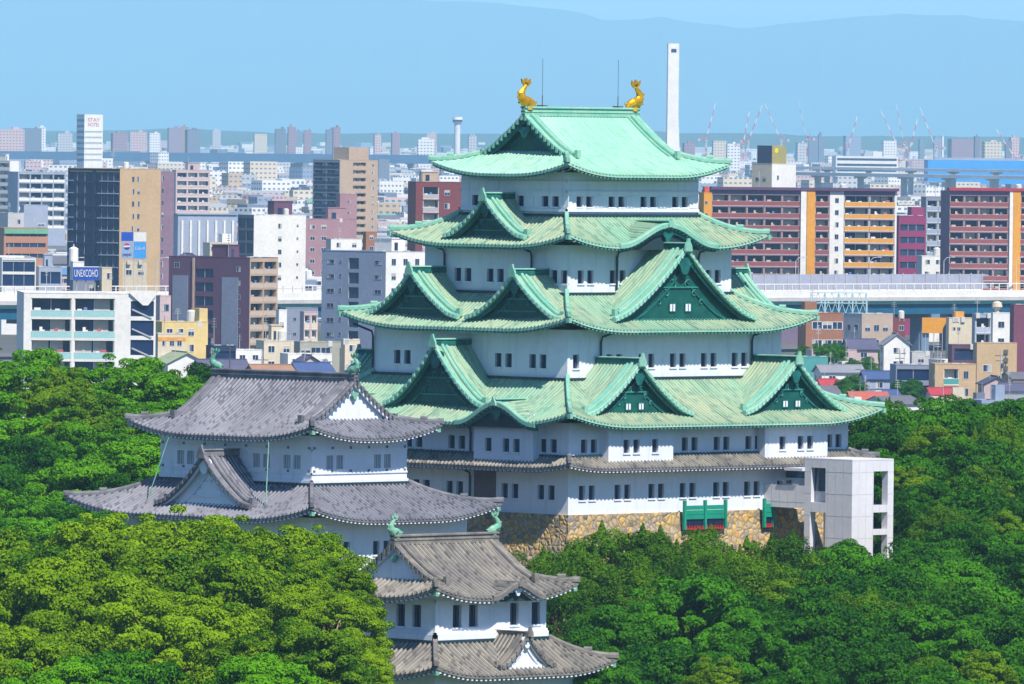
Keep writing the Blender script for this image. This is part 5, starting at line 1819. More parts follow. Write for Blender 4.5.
b = Bld('apartment_block', 'white slab block with small square windows and a blue glazed side behind the purple block', 254, 238, 306, 215, 2620, -12)
b.strips('L', 7, 3.3, 2.6, (.05, .48), top=.8, m=GLASS_N); b.strips('L', 7, 3.3, 2.6, (.54, .97), top=.8, m=GLASS_N)
b.windows('R', 1, 5, 3.4, 1.1, 1.3, (.42, .58), top=2.2, key='grey'); b.windows('R', 1, 5, 3.4, .6, .7, (.78, .9), top=2.4, key='grey')
b.walls(WHITE, {'L': c_slate}); b.rooftop(23, True, True, 3, col=c_purple)
b = Bld('apartment_block', 'mauve block with small white framed windows below the beige tower', 305, 298, 356, 219, 2900, -20)
b.windows('R', 2, 5, 3.3, 1.6, 1.2, (.04, .48), top=1.7); b.walls(c_mauve); b.rooftop(24, True, False, 2)
b = Bld('apartment_block', 'narrow taller mauve block against the foot of the beige tower', 340, 336, 357, 194, 3000, -20)
b.windows('R', 1, 8, 3.3, 1.0, .6, (.3, .8), top=2, key='grey'); b.walls(c_mauve); b.rooftop(25, False, False, 1)
b = Bld('apartment_tower', 'tall beige apartment tower with a navy balcony side and a square penthouse', 340, 313, 378, 160, 3450, 0)
b.balconies('L', 2, 10, 2.65, c_navy, (.02, .98), top=.6, gap=.12, slab=c_slate, dark=GLASS_N)
b.balconies('R', 1, 12, 2.65, c_beige, (.34, .70), top=.6, gap=.15, slab=c_beige); b.windows('R', 1, 12, 2.65, 1.0, 1.0, (.74, 1.0), top=1.3)
b.walls(c_beige, {'L': c_slate}); b.block('penthouse', b.Lx * .26, b.Lx * .78, .5, b.Ly * .6, b.H - .85, b.H + 4.4, c_beige); b.rooftop(26, False, False, 2)
b = Bld('small_building', 'orange brown corner tower at the foot of the beige tower', 366, 363, 377, 232, 2750, -20); b.windows('R', 1, 3, 3, 1.2, 1.2); b.walls(c_brown)
b = Bld('small_building', 'grey and white low building left of the concrete block roofline', 331, 326, 362, 239, 2720, -20); b.windows('R', 2, 3, 3, 1.4, 1.4); b.walls(c_concrete, {'R': WHITE}); b.rooftop(27, False, False, 2)
b = Bld('apartment_block', 'dark red apartment block with pale balconies peeking out beside the upper roofs of the keep', 416, 408, 462, 182, 2600, -32)
b.balconies('R', 1, 6, 3.45, plain((.42, .40, .42)), (.14, .52), top=1.0, gap=.2); b.windows('R', 1, 6, 3.45, 1.5, 1.5, (.56, .80), top=2.0, key='grey')
b.walls(c_dred); b.rooftop(28, True, False, 2, col=c_beige)
b = Bld('office_block', 'low white office with dark ribbon windows at the left end of the expressway', 2, -8, 36, 258, 2520, -40); b.strips('R', 2, 3.6, 2.9, (.02, .97), top=.5, m=GLASS_N); b.walls(WHITE); b.rooftop(29, False, False, 2)
b = Bld('office_block', 'blue fronted low office beside the dark glass of the tan tower', 39, 35, 62, 267, 2540, -40); b.strips('R', 1, 3.6, 3.0, (.08, .94), top=1.2, m=GLASS_N); b.walls(c_blueg); b.rooftop(30, True, False, 3)
b = Bld('apartment_block', 'stepped pale blue apartment block with white balconies left of the tan tower', 18, 8, 66, 172, 3700, -30)
b.balconies('R', 4, 6, 3.4, c_white, (.02, .98), top=.5, slab=c_blueg); b.walls(c_blueg); b.rooftop(31, False, False, 3)
b = Bld('apartment_tower', 'white apartment tower at the left edge behind the stepped block', 10, -12, 19, 161, 3900, 0)
b.balconies('L', 2, 9, 3.0, WHITE, (.0, .96), top=.6); b.walls(WHITE); b.rooftop(32, True, False, 1)

# --- behind the expressway, right
def slab_block(label, pc, pl, pr, yt, D, rot, plan, roofm, nf=9, fh=3.05, wall=None, stair=None):
    b = Bld('apartment_block', label, pc, pl, pr, yt, D, rot)
    for kind, a0, a1, n, m in plan:
        if kind == 'b': b.balconies('R', n, nf, fh, m, (a0, a1), top=.9, gap=.06, slab=WHITE if m is c_orange else plain((.58, .44, .42)))
        elif kind == 'w': b.windows('R', n, nf, fh, 1.0, 1.3, (a0, a1), top=1.7, key='grey')
    b.walls(wall or plain((.20, .15, .24)))
    P, hl = b.S['R']
    for kind, a0, a1, n, m in plan:
        if kind == 'q':
            mb = MB([m]); mb.obox(P, -hl + 2 * hl * a0, -hl + 2 * hl * a1, .003, .008, 0, b.H); mb.build('wall_panel', b.root)
        if kind == 'p':
            mb = MB([m]); mb.obox(P, -hl + 2 * hl * a0, -hl + 2 * hl * a1, .005, .55, 0, b.H + .3); mb.build('pilaster', b.root)
    mb = MB([roofm]); mb.obox(P, -hl - .4, hl + .4, -1.5, .8, b.H + .13, b.H + .85); mb.build('roof_edge', b.root)
    b.rooftop(hash(label) % 97 if False else int(pc), False, True, 4)
    return b
slab_block('long apartment block with red brown and orange balcony rails right of the keep', 712, 702, 897, 190, 2520, -33,
           [('b', .0, .475, 5, c_rail), ('p', .478, .508, 1, WHITE), ('p', .511, .555, 1, c_orange), ('b', .558, .635, 1, c_rail), ('q', .637, .713, 1, WHITE), ('w', .64, .71, 1, None), ('b', .715, .99, 2, c_orange), ('q', .99, 1.0, 1, WHITE)], plain((.12, .06, .14)))
t = Bld('stair_tower', 'bright orange stair tower at the left end of the long apartment block', 704, 699, 712, 193, 2500, -33); t.windows('R', 1, 4, 3, .8, .8, (.1, .5), top=2); t.walls(c_orange); t.block('penthouse', .2, t.Lx * .7, .2, 2, t.H + .15, t.H + 1.6, plain((.6, .1, .06)))
slab_block('apartment block with red brown balcony rails and an orange column at the right edge', 950, 941, 1045, 191, 2480, -33,
           [('b', .0, .62, 4, c_rail), ('p', .625, .66, 1, WHITE), ('p', .663, .74, 1, c_orange), ('b', .745, .99, 2, c_rail)], plain((.40, .04, .08)))
b = Bld('apartment_block', 'pale blue block with white uprights beside the right edge apartments', 926, 921, 962, 197, 2700, -33); b.balconies('R', 3, 7, 3.1, c_blueg, (.02, .98), top=.7); b.walls(c_slate); b.rooftop(33, False, False, 2)
b = Bld('small_building', 'magenta walled building between the two apartment blocks', 899, 894, 926, 216, 2640, -33); b.strips('R', 4, 3.3, 1.6, (.05, .95), top=2.2); b.walls(c_magenta); b.block('penthouse', b.Lx * .5, b.Lx * .98, 1, 5, b.H - .85, b.H + 2.4, c_magenta); b.rooftop(34, False, False, 2)
b = Bld('small_building', 'white and maroon low building below the magenta building', 922, 917, 944, 256, 2560, -33); b.windows('R', 2, 2, 3, 1.4, 1.2); b.walls(c_white); b.rooftop(35, False, True, 1)
# two-tone cube on a white base
b = Bld('plant_building', 'white tapering plant building topped by a navy and olive cube with a yellow disc', 772, 752, 796, 164, 3000, 0)
b.windows('L', 2, 1, 3, 1.4, 1.2, (.1, .8), top=4, key='grey'); b.windows('R', 1, 1, 3, .8, 1.4, (.1, .4), top=3.4, key='grey'); b.walls(c_cream, {'R': WHITE})
q = b.H + .13
mb = MB([plain((.05, .07, .14)), plain((.36, .32, .13)), plain((.75, .65, .03)), GREYF])
S_, X0, X1 = .9, b.Lx * .0, b.Lx * .62
Y1 = b.Ly * .78
zt2 = q + 5.4
mb.face([(X0 + .3, .3, q), (X1, .3, q), (X1, .3, zt2), (X0 + .3, .3, zt2)], 1)
mb.face([(X0 + .3, Y1, q), (X0 + .3, .3, q), (X0 + .3, .3, zt2), (X0 + .3, Y1, zt2)], 0)
mb.face([(X1, .3, q), (X1, Y1, q), (X1, Y1, zt2), (X1, .3, zt2)], 1)
mb.face([(X0 + .3, Y1, q), (X1, Y1, q), (X1, Y1, zt2), (X0 + .3, Y1, zt2)], 0)
mb.face([(X0 + .3, .3, zt2), (X1, .3, zt2), (X1, Y1, zt2), (X0 + .3, Y1, zt2)], 3)
cxx, czz = X0 + (X1 - X0) * .33, zt2 - 1.5
mb.face([(cxx + .8 * math.cos(i * .35), .26, czz + .8 * math.sin(i * .35)) for i in range(18)], 2)
mb.build('rooftop_cube', b.root)

# --- right, in front of the expressway
b = Bld('small_building', 'red brown brick building with wide white windows right of the keep', 806, 798, 843, 313, 2150, -35); b.windows('R', 3, 3, 3.9, 2.4, 1.7, (.18, .98), top=1.8); b.walls(c_brown); b.rooftop(41, False, False, 2)
b.block('penthouse', -.2, b.Lx * .3, .4, 4, b.H - .8, b.H + 2.4, c_brown)
b = Bld('small_building', 'grey and tan building with small dark windows under the expressway', 862, 844, 893, 314, 2230, -10); b.windows('R', 3, 2, 3.3, 1.5, 1.5, (.04, .9), top=2.4, key='grey'); b.windows('L', 2, 2, 3.3, 1.3, 1.4, (.1, .9), top=2.4, key='grey'); b.walls(c_concrete, {'R': plain((.46, .36, .29))}); b.rooftop(42, False, False, 3)
b = Bld('small_building', 'orange and maroon corner building at the end of the grey and tan building', 891, 889, 905, 318, 2240, -30); b.windows('R', 1, 2, 3.3, 1.2, 1.2, (.5, 1), top=1.6); b.walls(c_dred, {'L': c_orange}); b.rooftop(43, False, True, 0)
def paint_orange(t, w, h):
    mb = MB([c_orange]); mb.prism([(0, 0), (w * .84, 0), (w * .88, h * .35), (w, h * .7), (w, h), (0, h)], lambda u, v, d: (u, d, v), .4); mb.build('panel', t)
board_sign('orange_sign', 'blank orange billboard with a notched corner in front of the expressway', 922, 946, 317.5, 333, 2180, -46, paint_orange, legs=7)
b = Bld('small_building', 'cream blank walled building right of the orange billboard', 949, 946, 974, 318, 2170, -35); b.windows('R', 2, 1, 3, .7, .7, (.1, .5), top=2.0, key='grey'); b.walls(c_cream); b.block('penthouse', b.Lx * .3, b.Lx * .65, 1, 4, b.H - .85, b.H + 1.4, c_orange); b.rooftop(44, False, False, 2)
b = Bld('small_building', 'blue shaded building with two curved balconies beside the cream blank wall', 975, 972, 992, 314, 2160, -35); b.balconies('R', 1, 3, 3.6, plain((.45, .50, .62)), (.03, .97), top=.5); b.walls(c_blueg); b.rooftop(45, False, False, 3)
b = Bld('small_building', 'white building with one window and a round rooftop tank left of the plum tower', 993, 991, 1014, 313, 2150, -35); b.windows('R', 1, 2, 3.6, 1.4, 1.4, (.2, .6), top=1.8, key='grey'); b.walls(WHITE)
mb = MB([c_cream]); mb.tube([(b.Lx * .3, 2, b.H - .8), (b.Lx * .3, 2, b.H + .6), (b.Lx * .3, 2, b.H + 1.3), (b.Lx * .3, 2, b.H + 2.2), (b.Lx * .3, 2, b.H + 2.5)], [.4, .5, 1.2, 1.0, .4], 12); mb.build('rooftop_tank', b.root)
b = Bld('apartment_tower', 'plum coloured blank tower cut by the right edge of the view', 1014, 1010, 1060, 305, 2120, -40); b.windows('R', 3, 6, 3.2, 1.4, 1.4, (.3, .95), top=2, key='grey'); b.walls(plain((.20, .06, .11))); b.rooftop(46, False, False, 2)
b = Bld('small_building', 'tan blank walled building with wall fixtures below the white building with the round tank', 977, 973, 1017, 343, 2050, -38); b.windows('R', 1, 1, 3, 1.8, 1.5, (.12, .4), top=4.4); b.walls(c_tan); b.rooftop(47, False, False, 2)
P, hl = b.S['R']
for j in range(4):
    mb = MB([M['iron']]); mb.obox(P, hl * .35, hl * .55, .01, .25, b.H - 2.2 - 1.7 * j, b.H - 1.3 - 1.7 * j); mb.obox(P, hl * .42, hl * .47, .01, .12, b.H - 3.0 - 1.7 * j, b.H - 2.2 - 1.7 * j); mb.build('wall_fixture', b.root)
b = Bld('small_building', 'dark pavilion roofed building left of the tan blank wall', 952, 948, 976, 345, 2060, -38); b.strips('R', 1, 3, 2.4, (.1, .9), top=.7); b.walls(c_purple); b.rooftop(48, False, False, 1)
b = Bld('small_building', 'tan building with teal balcony panels in front of the pavilion roofed building', 935, 929, 976, 364, 1960, -38); b.balconies('R', 1, 3, 3.4, c_teal, (.2, .6), top=.7, slab=WHITE); b.windows('R', 1, 3, 3.4, 1.0, 1.6, (.66, .86), top=1.3, key='grey'); b.walls(c_tan); b.rooftop(49, False, False, 2)
b = Bld('small_building', 'low dark roofed workshop with steel frames left of the tan building with teal balconies', 896, 890, 931, 365, 1970, -38); b.strips('R', 2, 3.2, 2.2, (.03, .97), top=.8, m=GLASS_N); b.walls(c_slate); b.rooftop(50, False, False, 4)
gable_house('house', 'white gabled house with one dark window under the grey and tan building', 884, 880, 910, 334, 2080, -35, WHITE, t_grey, 'Y', .75, wn=1)
gable_house('house', 'dark slate roofed house beside the white gabled house', 850, 842, 878, 340, 2110, -35, c_pink, t_slate, 'X', .5)
gable_house('house', 'house with a crimson roof close to the right hand eaves of the keep', 822, 817, 838, 380, 2010, -35, c_cream, t_red, 'X', .45, wn=1)
gable_house('house', 'bright blue roofed house right of the keep', 866, 860, 893, 372, 1990, -35, c_blueg, t_blue, 'X', .5)
gable_house('house', 'white fronted house with a pale lean roof left of the blue roofed house', 822, 814, 864, 366, 2040, -35, WHITE, t_grey, 'X', .35)
gable_house('house', 'low blue grey roofed house nearest the tree tops right of the keep', 856, 848, 900, 391, 1940, -35, c_concrete, t_blue, 'X', .35)
gable_house('house', 'plum hipped house under the tan blank wall', 984, 978, 1010, 377, 1930, -38, c_pink, t_slate, 'Y', .5)
gable_house('house', 'red roofed low house before the tan building with teal balconies', 932, 926, 952, 389, 1925, -38, c_cream, t_red, 'X', .35, wn=1)
gable_house('house', 'plum gabled house at the right edge of the trees', 1003, 998, 1030, 384, 1910, -38, WHITE, t_slate, 'X', .5)
gable_house('house', 'white walled shed above the tree tops at the right edge', 1002, 998, 1034, 396, 1880, -38, WHITE, t_grey, 'X', .3)
b = Bld('small_building', 'pale pink long low building beneath the red brown brick building', 812, 806, 857, 350, 2090, -35); b.windows('R', 5, 1, 3, 1.5, 1.3, top=1.5, key='grey'); b.walls(c_pink); b.rooftop(51, False, False, 3)
b = Bld('small_building', 'teal netted low building below the pale pink building', 800, 794, 828, 357, 2070, -35); b.walls(c_teal); b.rooftop(52, False, False, 2)
b = Bld('small_building', 'small blue and white building right of the teal netted building', 842, 838, 860, 362, 2060, -35); b.windows('R', 2, 2, 3, 1.2, 1.3); b.walls(WHITE, {'L': c_blueg}); b.rooftop(53, False, False, 2)
b = Bld('small_building', 'white box building just right of the white gabled house', 912, 908, 930, 352, 2100, -35); b.windows('R', 1, 2, 3, 1.4, 1.4); b.walls(c_concrete); b.rooftop(54, False, False, 2)
# steel gantry with sign lattice below the expressway
t = thing('steel_gantry', 'pale blue lattice gantry standing under the expressway right of the keep', 'gantry', W(811, 313, 2240), math.radians(-38))
mb = MB([plain((.42, .62, .66))])
gw, gh = 12.6, 4.6
for k in range(5):
    mb.beam((gw * k / 4, 0, -8 if k in (0, 2, 4) else 0), (gw * k / 4, 0, gh), .28)
for z in (0, gh * .5, gh): mb.beam((0, 0, z), (gw, 0, z), .2)
for k in range(8):
    x0, x1 = gw * k / 8, gw * (k + 1) / 8
    mb.beam((x0, .1, 0), (x1, .1, gh), .12); mb.beam((x1, .1, 0), (x0, .1, gh), .12)
mb.build('lattice', t)

# --- skyline pieces
b = Bld('white_chimney', 'tall slender white square chimney rising behind the keep', 668.4, 667.3, 679.3, 43.5, 6000, -38, cat='chimney')
b.walls(plain((.80, .78, .76)), parapet=2)
P, hl = b.S['R']
mb = MB([c_navy]); mb.obox(P, -hl * .45, hl * .5, .02, .2, b.H - 5.2, b.H - 3.2); mb.build('sign_panel', b.root)
mb = MB([plain((.80, .78, .76))]); mb.hexa([(-.3, -.3, 0), (b.Lx + 2.8, -.3, 0), (b.Lx + 2.8, b.Ly + .5, 0), (-.3, b.Ly + .5, 0), (-.05, -.05, 62), (b.Lx + .05, -.05, 62), (b.Lx + .05, b.Ly + .05, 62), (-.05, b.Ly + .05, 62)]); mb.build('plinth', b.root)
b = Bld('hotel_tower', 'white hotel tower with red lettering and ribbon windows on the skyline', 84.5, 76.8, 103, 114.5, 8500, -8, cat='hotel')
b.strips('R', 6, 4.8, 1.6, (.02, .96), top=14, m=GREYF); b.strips('L', 8, 4.8, 2.2, (.02, .98), top=4); b.walls(plain((.82, .80, .76)), {'L': c_blueg})
for i, tx in enumerate(('STAY', 'HOTEL')):
    lettering(tx, b.root, b.Lx * .5, b.H - 4.6 - 4.1 * i, 4.5, plain((.55, .02, .02)), y=-.1, width=b.Lx * .62)
t = thing('observation_tower', 'white shaft tower with a flared head on the skyline left of the keep', 'tower', W(457, 160, 8800))
t.location.z = -6; hz = W(457, 117, 8800).z + 6
mb = MB([plain((.72, .72, .74))]); mb.tube([(0, 0, 0), (0, 0, hz - 7), (0, 0, hz - 5)], [2.8, 2.6, 3.7], 12); mb.build('shaft', t)
mb = MB([plain((.78, .78, .78)), GLASS]); mb.tube([(0, 0, hz - 5), (0, 0, hz - 4.2)], [4.0, 4.6], 12); mb.tube([(0, 0, hz - 4.2), (0, 0, hz - 2.4)], [4.3, 4.3], 12, 1); mb.tube([(0, 0, hz - 2.4), (0, 0, hz)], [4.6, 4.4], 12); mb.build('head', t)

def crane(px, yb, yt, D, lean, label, hgt=.55):
    """red and white luffing crane: mast, raised jib, counter jib, cab"""
    base = W(px, yb, D)
    t = thing('tower_crane', label, 'crane', (base.x, base.y, -6), math.radians(-43))
    top = W(px, yt, D).z + 6
    hm = (top) * hgt
    r, w = plain((.62, .09, .10)), plain((.78, .76, .76))
    mb = MB([r, w])
    n = 6
    for i in range(n):
        z0, z1 = hm * i / n, hm * (i + 1) / n
        for sx_ in (-1, 1):
            for sy_ in (-1, 1):
                mb.beam((sx_ * .8, sy_ * .8, z0), (sx_ * .8, sy_ * .8, z1), .22, m=i % 2)
        mb.beam((-.8, -.8, z0), (.8, -.8, z1), .16, m=i % 2); mb.beam((.8, .8, z0), (-.8, .8, z1), .16, m=i % 2)
    mb.build('mast', t)
    mb = MB([r, w])
    L = Vector((lean, 0, top - hm))
    for i in range(6):
        p0, p1 = Vector((0, 0, hm)) + L * (i / 6), Vector((0, 0, hm)) + L * ((i + 1) / 6)
        wd = 1.0 * (1 - i / 8)
        for o_ in (-wd, wd):
            mb.beam(p0 + Vector((0, o_, 0)), p1 + Vector((0, o_ * .85, 0)), .3, m=i % 2)
        mb.beam(p0 + Vector((-.3, -wd, 1)), p1 + Vector((-.3, wd, 1)), .35, m=i % 2)
    mb.build('jib', t)
    mb = MB([r, GREYF]); sg = -1 if lean > 0 else 1
    mb.beam((0, 0, hm), (sg * 7, 0, hm + 1.0), .6); mb.box(sg * 7 - 1.2, sg * 7 + 1.2, -1.2, 1.2, hm - .5, hm + 2.2, 1); mb.beam((sg * 2, 0, hm + .4), (sg * 3, 0, hm + 7), .5); mb.build('counter_jib', t)
    mb = MB([w, GLASS]); mb.box(-.9, .9, -2.4, -1.1, hm - .2, hm + 2, 0); mb.box(-.7, .7, -2.45, -2.405, hm + .6, hm + 1.7, 1); mb.build('cab', t)
for a in ((706, 146, 104, 6600, 6, 'pale crane just right of the white chimney'), (743, 150, 112, 6500, 4, 'red and white crane left of the pair above the plant building'), (748, 150, 106, 6550, 9, 'taller crane of the pair above the plant building'),
          (781, 148, 104, 6600, -11, 'crane leaning left right of the plant building cube'), (807, 146, 102, 6700, -6, 'crane above the navy block on the skyline'), (848, 150, 117, 6600, 6, 'crane above the pale blue block on the skyline'),
          (899, 150, 112, 6000, -11, 'left leaning jib of the crowded red cranes'), (904, 150, 105, 6050, -5, 'tallest of the crowded red cranes'), (909, 150, 120, 6000, 5, 'small crane right of the crowded red cranes'), (936, 150, 109, 5600, -9, 'boldest red and white crane towards the right edge'), (1016, 150, 130, 6000, -12, 'low red crane at the right edge of the skyline')):
    crane(a[0], a[1], a[2], a[3] * 1.5, a[4] * 1.5, a[5])

# --- long far structures
def far_band(name, label, cat, px0, px1, y0, y1, D0, D1, colour, depth=14, piers=True, rail=None):
    A, B = W(px0, (y0 + y1) / 2, D0), W(px1, (y0 + y1) / 2, D1)
    zc = (A.z + B.z) / 2
    h = (y1 - y0) / FPX * (D0 + D1) / 2
    A.z = B.z = 0
    d = B - A; L = d.length
    t = thing(name, label, cat, (A.x, A.y, 0), math.atan2(d.y, d.x))
    mb = MB([colour]); mb.box(0, L, 0, depth, zc - h / 2, zc + h / 2); mb.build('deck', t)
    if rail:
        mb = MB([rail]); mb.box(0, L, -.3, -.003, zc + h * .15, zc + h / 2 + .6); mb.box(0, L, depth + .003, depth + .3, zc + h * .15, zc + h / 2 + .6); mb.build('parapet', t)
    if piers:
        n = max(2, int(L / 45))
        for i in range(n):
            x = L * (i + .5) / n
            mb = MB([c_concrete]); mb.box(x - .7, x + .7, 3, depth - 3, -8, zc - h / 2 - .01); mb.box(x - .9, x + .9, .5, depth - .5, zc - h / 2 - 1.0, zc - h / 2 - .005); mb.build('pier', t)
    return t
far_band('elevated_railway', 'dark blue elevated line running across the far city at the left', 'railway viaduct', -60, 470, 153, 162, 9600, 10000, plain((.06, .13, .25)))
far_band('elevated_ramp', 'upper white curving ramp behind the orange railed apartments', 'ramp', 760, 1100, 168.5, 171.3, 7000, 6700, WHITE, 10)
far_band('elevated_ramp', 'lower white ramp behind the orange railed apartments', 'ramp', 790, 1100, 174.5, 178, 6300, 6000, WHITE, 10)
t = Bld('factory_hall', 'long bright blue factory wall at the right of the skyline', 928, 924, 1060, 160, 8300, -44); t.walls(c_sky)
t.H and t.block('roof_monitor', 6, t.Lx * .7, 3, 6, t.H + .15, t.H + 2.2, c_blueg)
t = Bld('factory_hall', 'long white hall with dark window bands behind the orange railed apartments', 836, 832, 898, 156, 8000, -44); t.strips('R', 3, 4.4, 1.9, (.02, .98), top=1.6); t.walls(WHITE); t.block('penthouse', t.Lx * .6, t.Lx * .75, 2, 8, t.H + .15, t.H + 4, WHITE)
b = Bld('apartment_block', 'pale pink block with white balconies just right of the tan tower on the middle distance', 176, 172, 210, 170, 4000, -30)
b.balconies('R', 3, 5, 3.3, c_pink, (.02, .98), top=.8); b.walls(c_pink); b.rooftop(60, True, False, 2)
b = Bld('hall', 'blue grey hall with white columns between the tan tower and the white slab block', 178, 172, 237, 215, 3050, -30)
P, hl = b.S['R']; b.walls(c_blueg)
for i in range(7):
    x = -hl + 2 * hl * (i + .5) / 7
    mb = MB([WHITE]); mb.obox(P, x - .3, x + .3, .005, .4, 0, b.H - 1.6); mb.build('column', b.root)
mb = MB([plain((.25, .33, .45))]); mb.box(-.4, b.Lx + .4, -.4, b.Ly + .4, b.H + .14, b.H + .5); mb.build('roof_slab', b.root)
b = Bld('small_building', 'cream house with a glazed upper floor before the blue grey hall', 210, 203, 236, 243, 2780, -30); b.windows('R', 3, 2, 3, 2, 1.4); b.walls(c_cream); b.block('penthouse', b.Lx * .5, b.Lx * .85, 1, 5, b.H - .8, b.H + 2.6, WHITE); b.rooftop(61, False, False, 2)
gable_house('warehouse', 'pale gabled warehouse at the foot of the tan tower', 180, 172, 204, 254, 2720, -30, c_cream, t_slate, 'Y', .5, cat='warehouse', wn=1)
b = Bld('small_building', 'green roofed terracotta building left of the tan tower', 4, -6, 48, 228, 2900, -30); b.strips('R', 3, 3.1, 1.2, (.05, .95), top=1.2); b.walls(plain((.45, .22, .14)), roofc=t_green); mb = MB([plain((.16, .40, .26))]); P, hl = b.S['R']; mb.obox(P, -hl, hl, .004, .5, b.H - 1.6, b.H - .2); mb.build('roof_edge', b.root)
b = Bld('small_building', 'pale concrete building with two windows at the left edge', 8, -10, 24, 213, 3200, -20); b.windows('R', 1, 3, 3.2, 1.5, 1.5, (.4, .9), top=2.0, key='grey'); b.walls(c_concrete); b.rooftop(62, False, False, 1)
b = Bld('small_building', 'pale blue blank walled building left of the tan tower', 24, 20, 48, 205, 3350, -30); b.windows('R', 1, 2, 3.2, 2.4, 1.0, (.5, .95), top=6); b.walls(c_blueg); b.rooftop(63, False, False, 1)

# --- ordinary buildings that fill the plain
def far_wall_mat(name, c, dark=(.13, .17, .24)):
    """wall with rows of windows cut as a pattern, UV in metres; for buildings kilometres away"""
    m = bpy.data.materials.new(name); m.use_nodes = True
    nt = m.node_tree; N, L = nt.nodes.new, nt.links.new
    b = nt.nodes['Principled BSDF']; b.inputs['Roughness'].default_value = .7
    tc = N('ShaderNodeTexCoord'); sp = N('ShaderNodeSeparateXYZ'); L(tc.outputs['UV'], sp.inputs[0])
    def band(out, per, lo, hi):
        d = N('ShaderNodeMath'); d.operation = 'DIVIDE'; d.inputs[1].default_value = per; L(out, d.inputs[0])
        f = N('ShaderNodeMath'); f.operation = 'FRACT'; L(d.outputs[0], f.inputs[0])
        g = N('ShaderNodeMath'); g.operation = 'GREATER_THAN'; g.inputs[1].default_value = lo; L(f.outputs[0], g.inputs[0])
        l = N('ShaderNodeMath'); l.operation = 'LESS_THAN'; l.inputs[1].default_value = hi; L(f.outputs[0], l.inputs[0])
        k = N('ShaderNodeMath'); k.operation = 'MULTIPLY'; L(g.outputs[0], k.inputs[0]); L(l.outputs[0], k.inputs[1])
        return k.outputs[0]
    k = N('ShaderNodeMath'); k.operation = 'MULTIPLY'
    L(band(sp.outputs['X'], 3.4, .25, .75), k.inputs[0]); L(band(sp.outputs['Y'], 3.1, .36, .70), k.inputs[1])
    mx = N('ShaderNodeMix'); mx.data_type = 'RGBA'; L(k.outputs[0], mx.inputs[0]); mx.inputs[6].default_value = (*c, 1); mx.inputs[7].default_value = (*dark, 1)
    L(mx.outputs[2], b.inputs['Base Color'])
    return m
FW = {}
for nm, c in (('white', (.74, .73, .71)), ('cream', (.62, .54, .42)), ('pale grey', (.48, .49, .51)), ('pink', (.56, .40, .40)), ('blue grey', (.26, .32, .44)), ('brown', (.34, .20, .14)), ('tan', (.50, .38, .26)), ('mauve', (.30, .20, .25)), ('slate', (.16, .19, .26)), ('ochre', (.60, .36, .12))):
    FW[nm] = (far_wall_mat(nm.replace(' ', '_') + '_windowed_wall', c), plain(c))
NAMES = list(FW)
ROOFC = {'grey': GREYF, 'pale': c_concrete, 'blue': plain((.10, .22, .42)), 'red': plain((.45, .12, .09)), 'green': plain((.18, .36, .26)), 'white': WHITE, 'dark': plain((.14, .14, .17))}
rf = random.Random(77)
FILL = []
_foot = []
def free(x, y, r):
    return all((x - a) ** 2 + (y - b_) ** 2 > (r + q) ** 2 for a, b_, q in _foot)
for p0, p1, yt, D, b in SPECIAL:
    c = b.toworld((b.Lx / 2, b.Ly / 2, 0)); _foot.append((c.x, c.y, math.hypot(b.Lx, b.Ly) / 2))
def hides_special(p0, p1, yt, D):
    for a0, a1, ys, Ds, b in SPECIAL:
        if Ds > D - 5 and p1 > a0 - 1 and p0 < a1 + 1:
            yb = min(130 + 53 / Ds * FPX, 284 if Ds > 2300 else 400)
            if yt < ys + (yb - ys) * .72:
                return True
    return False
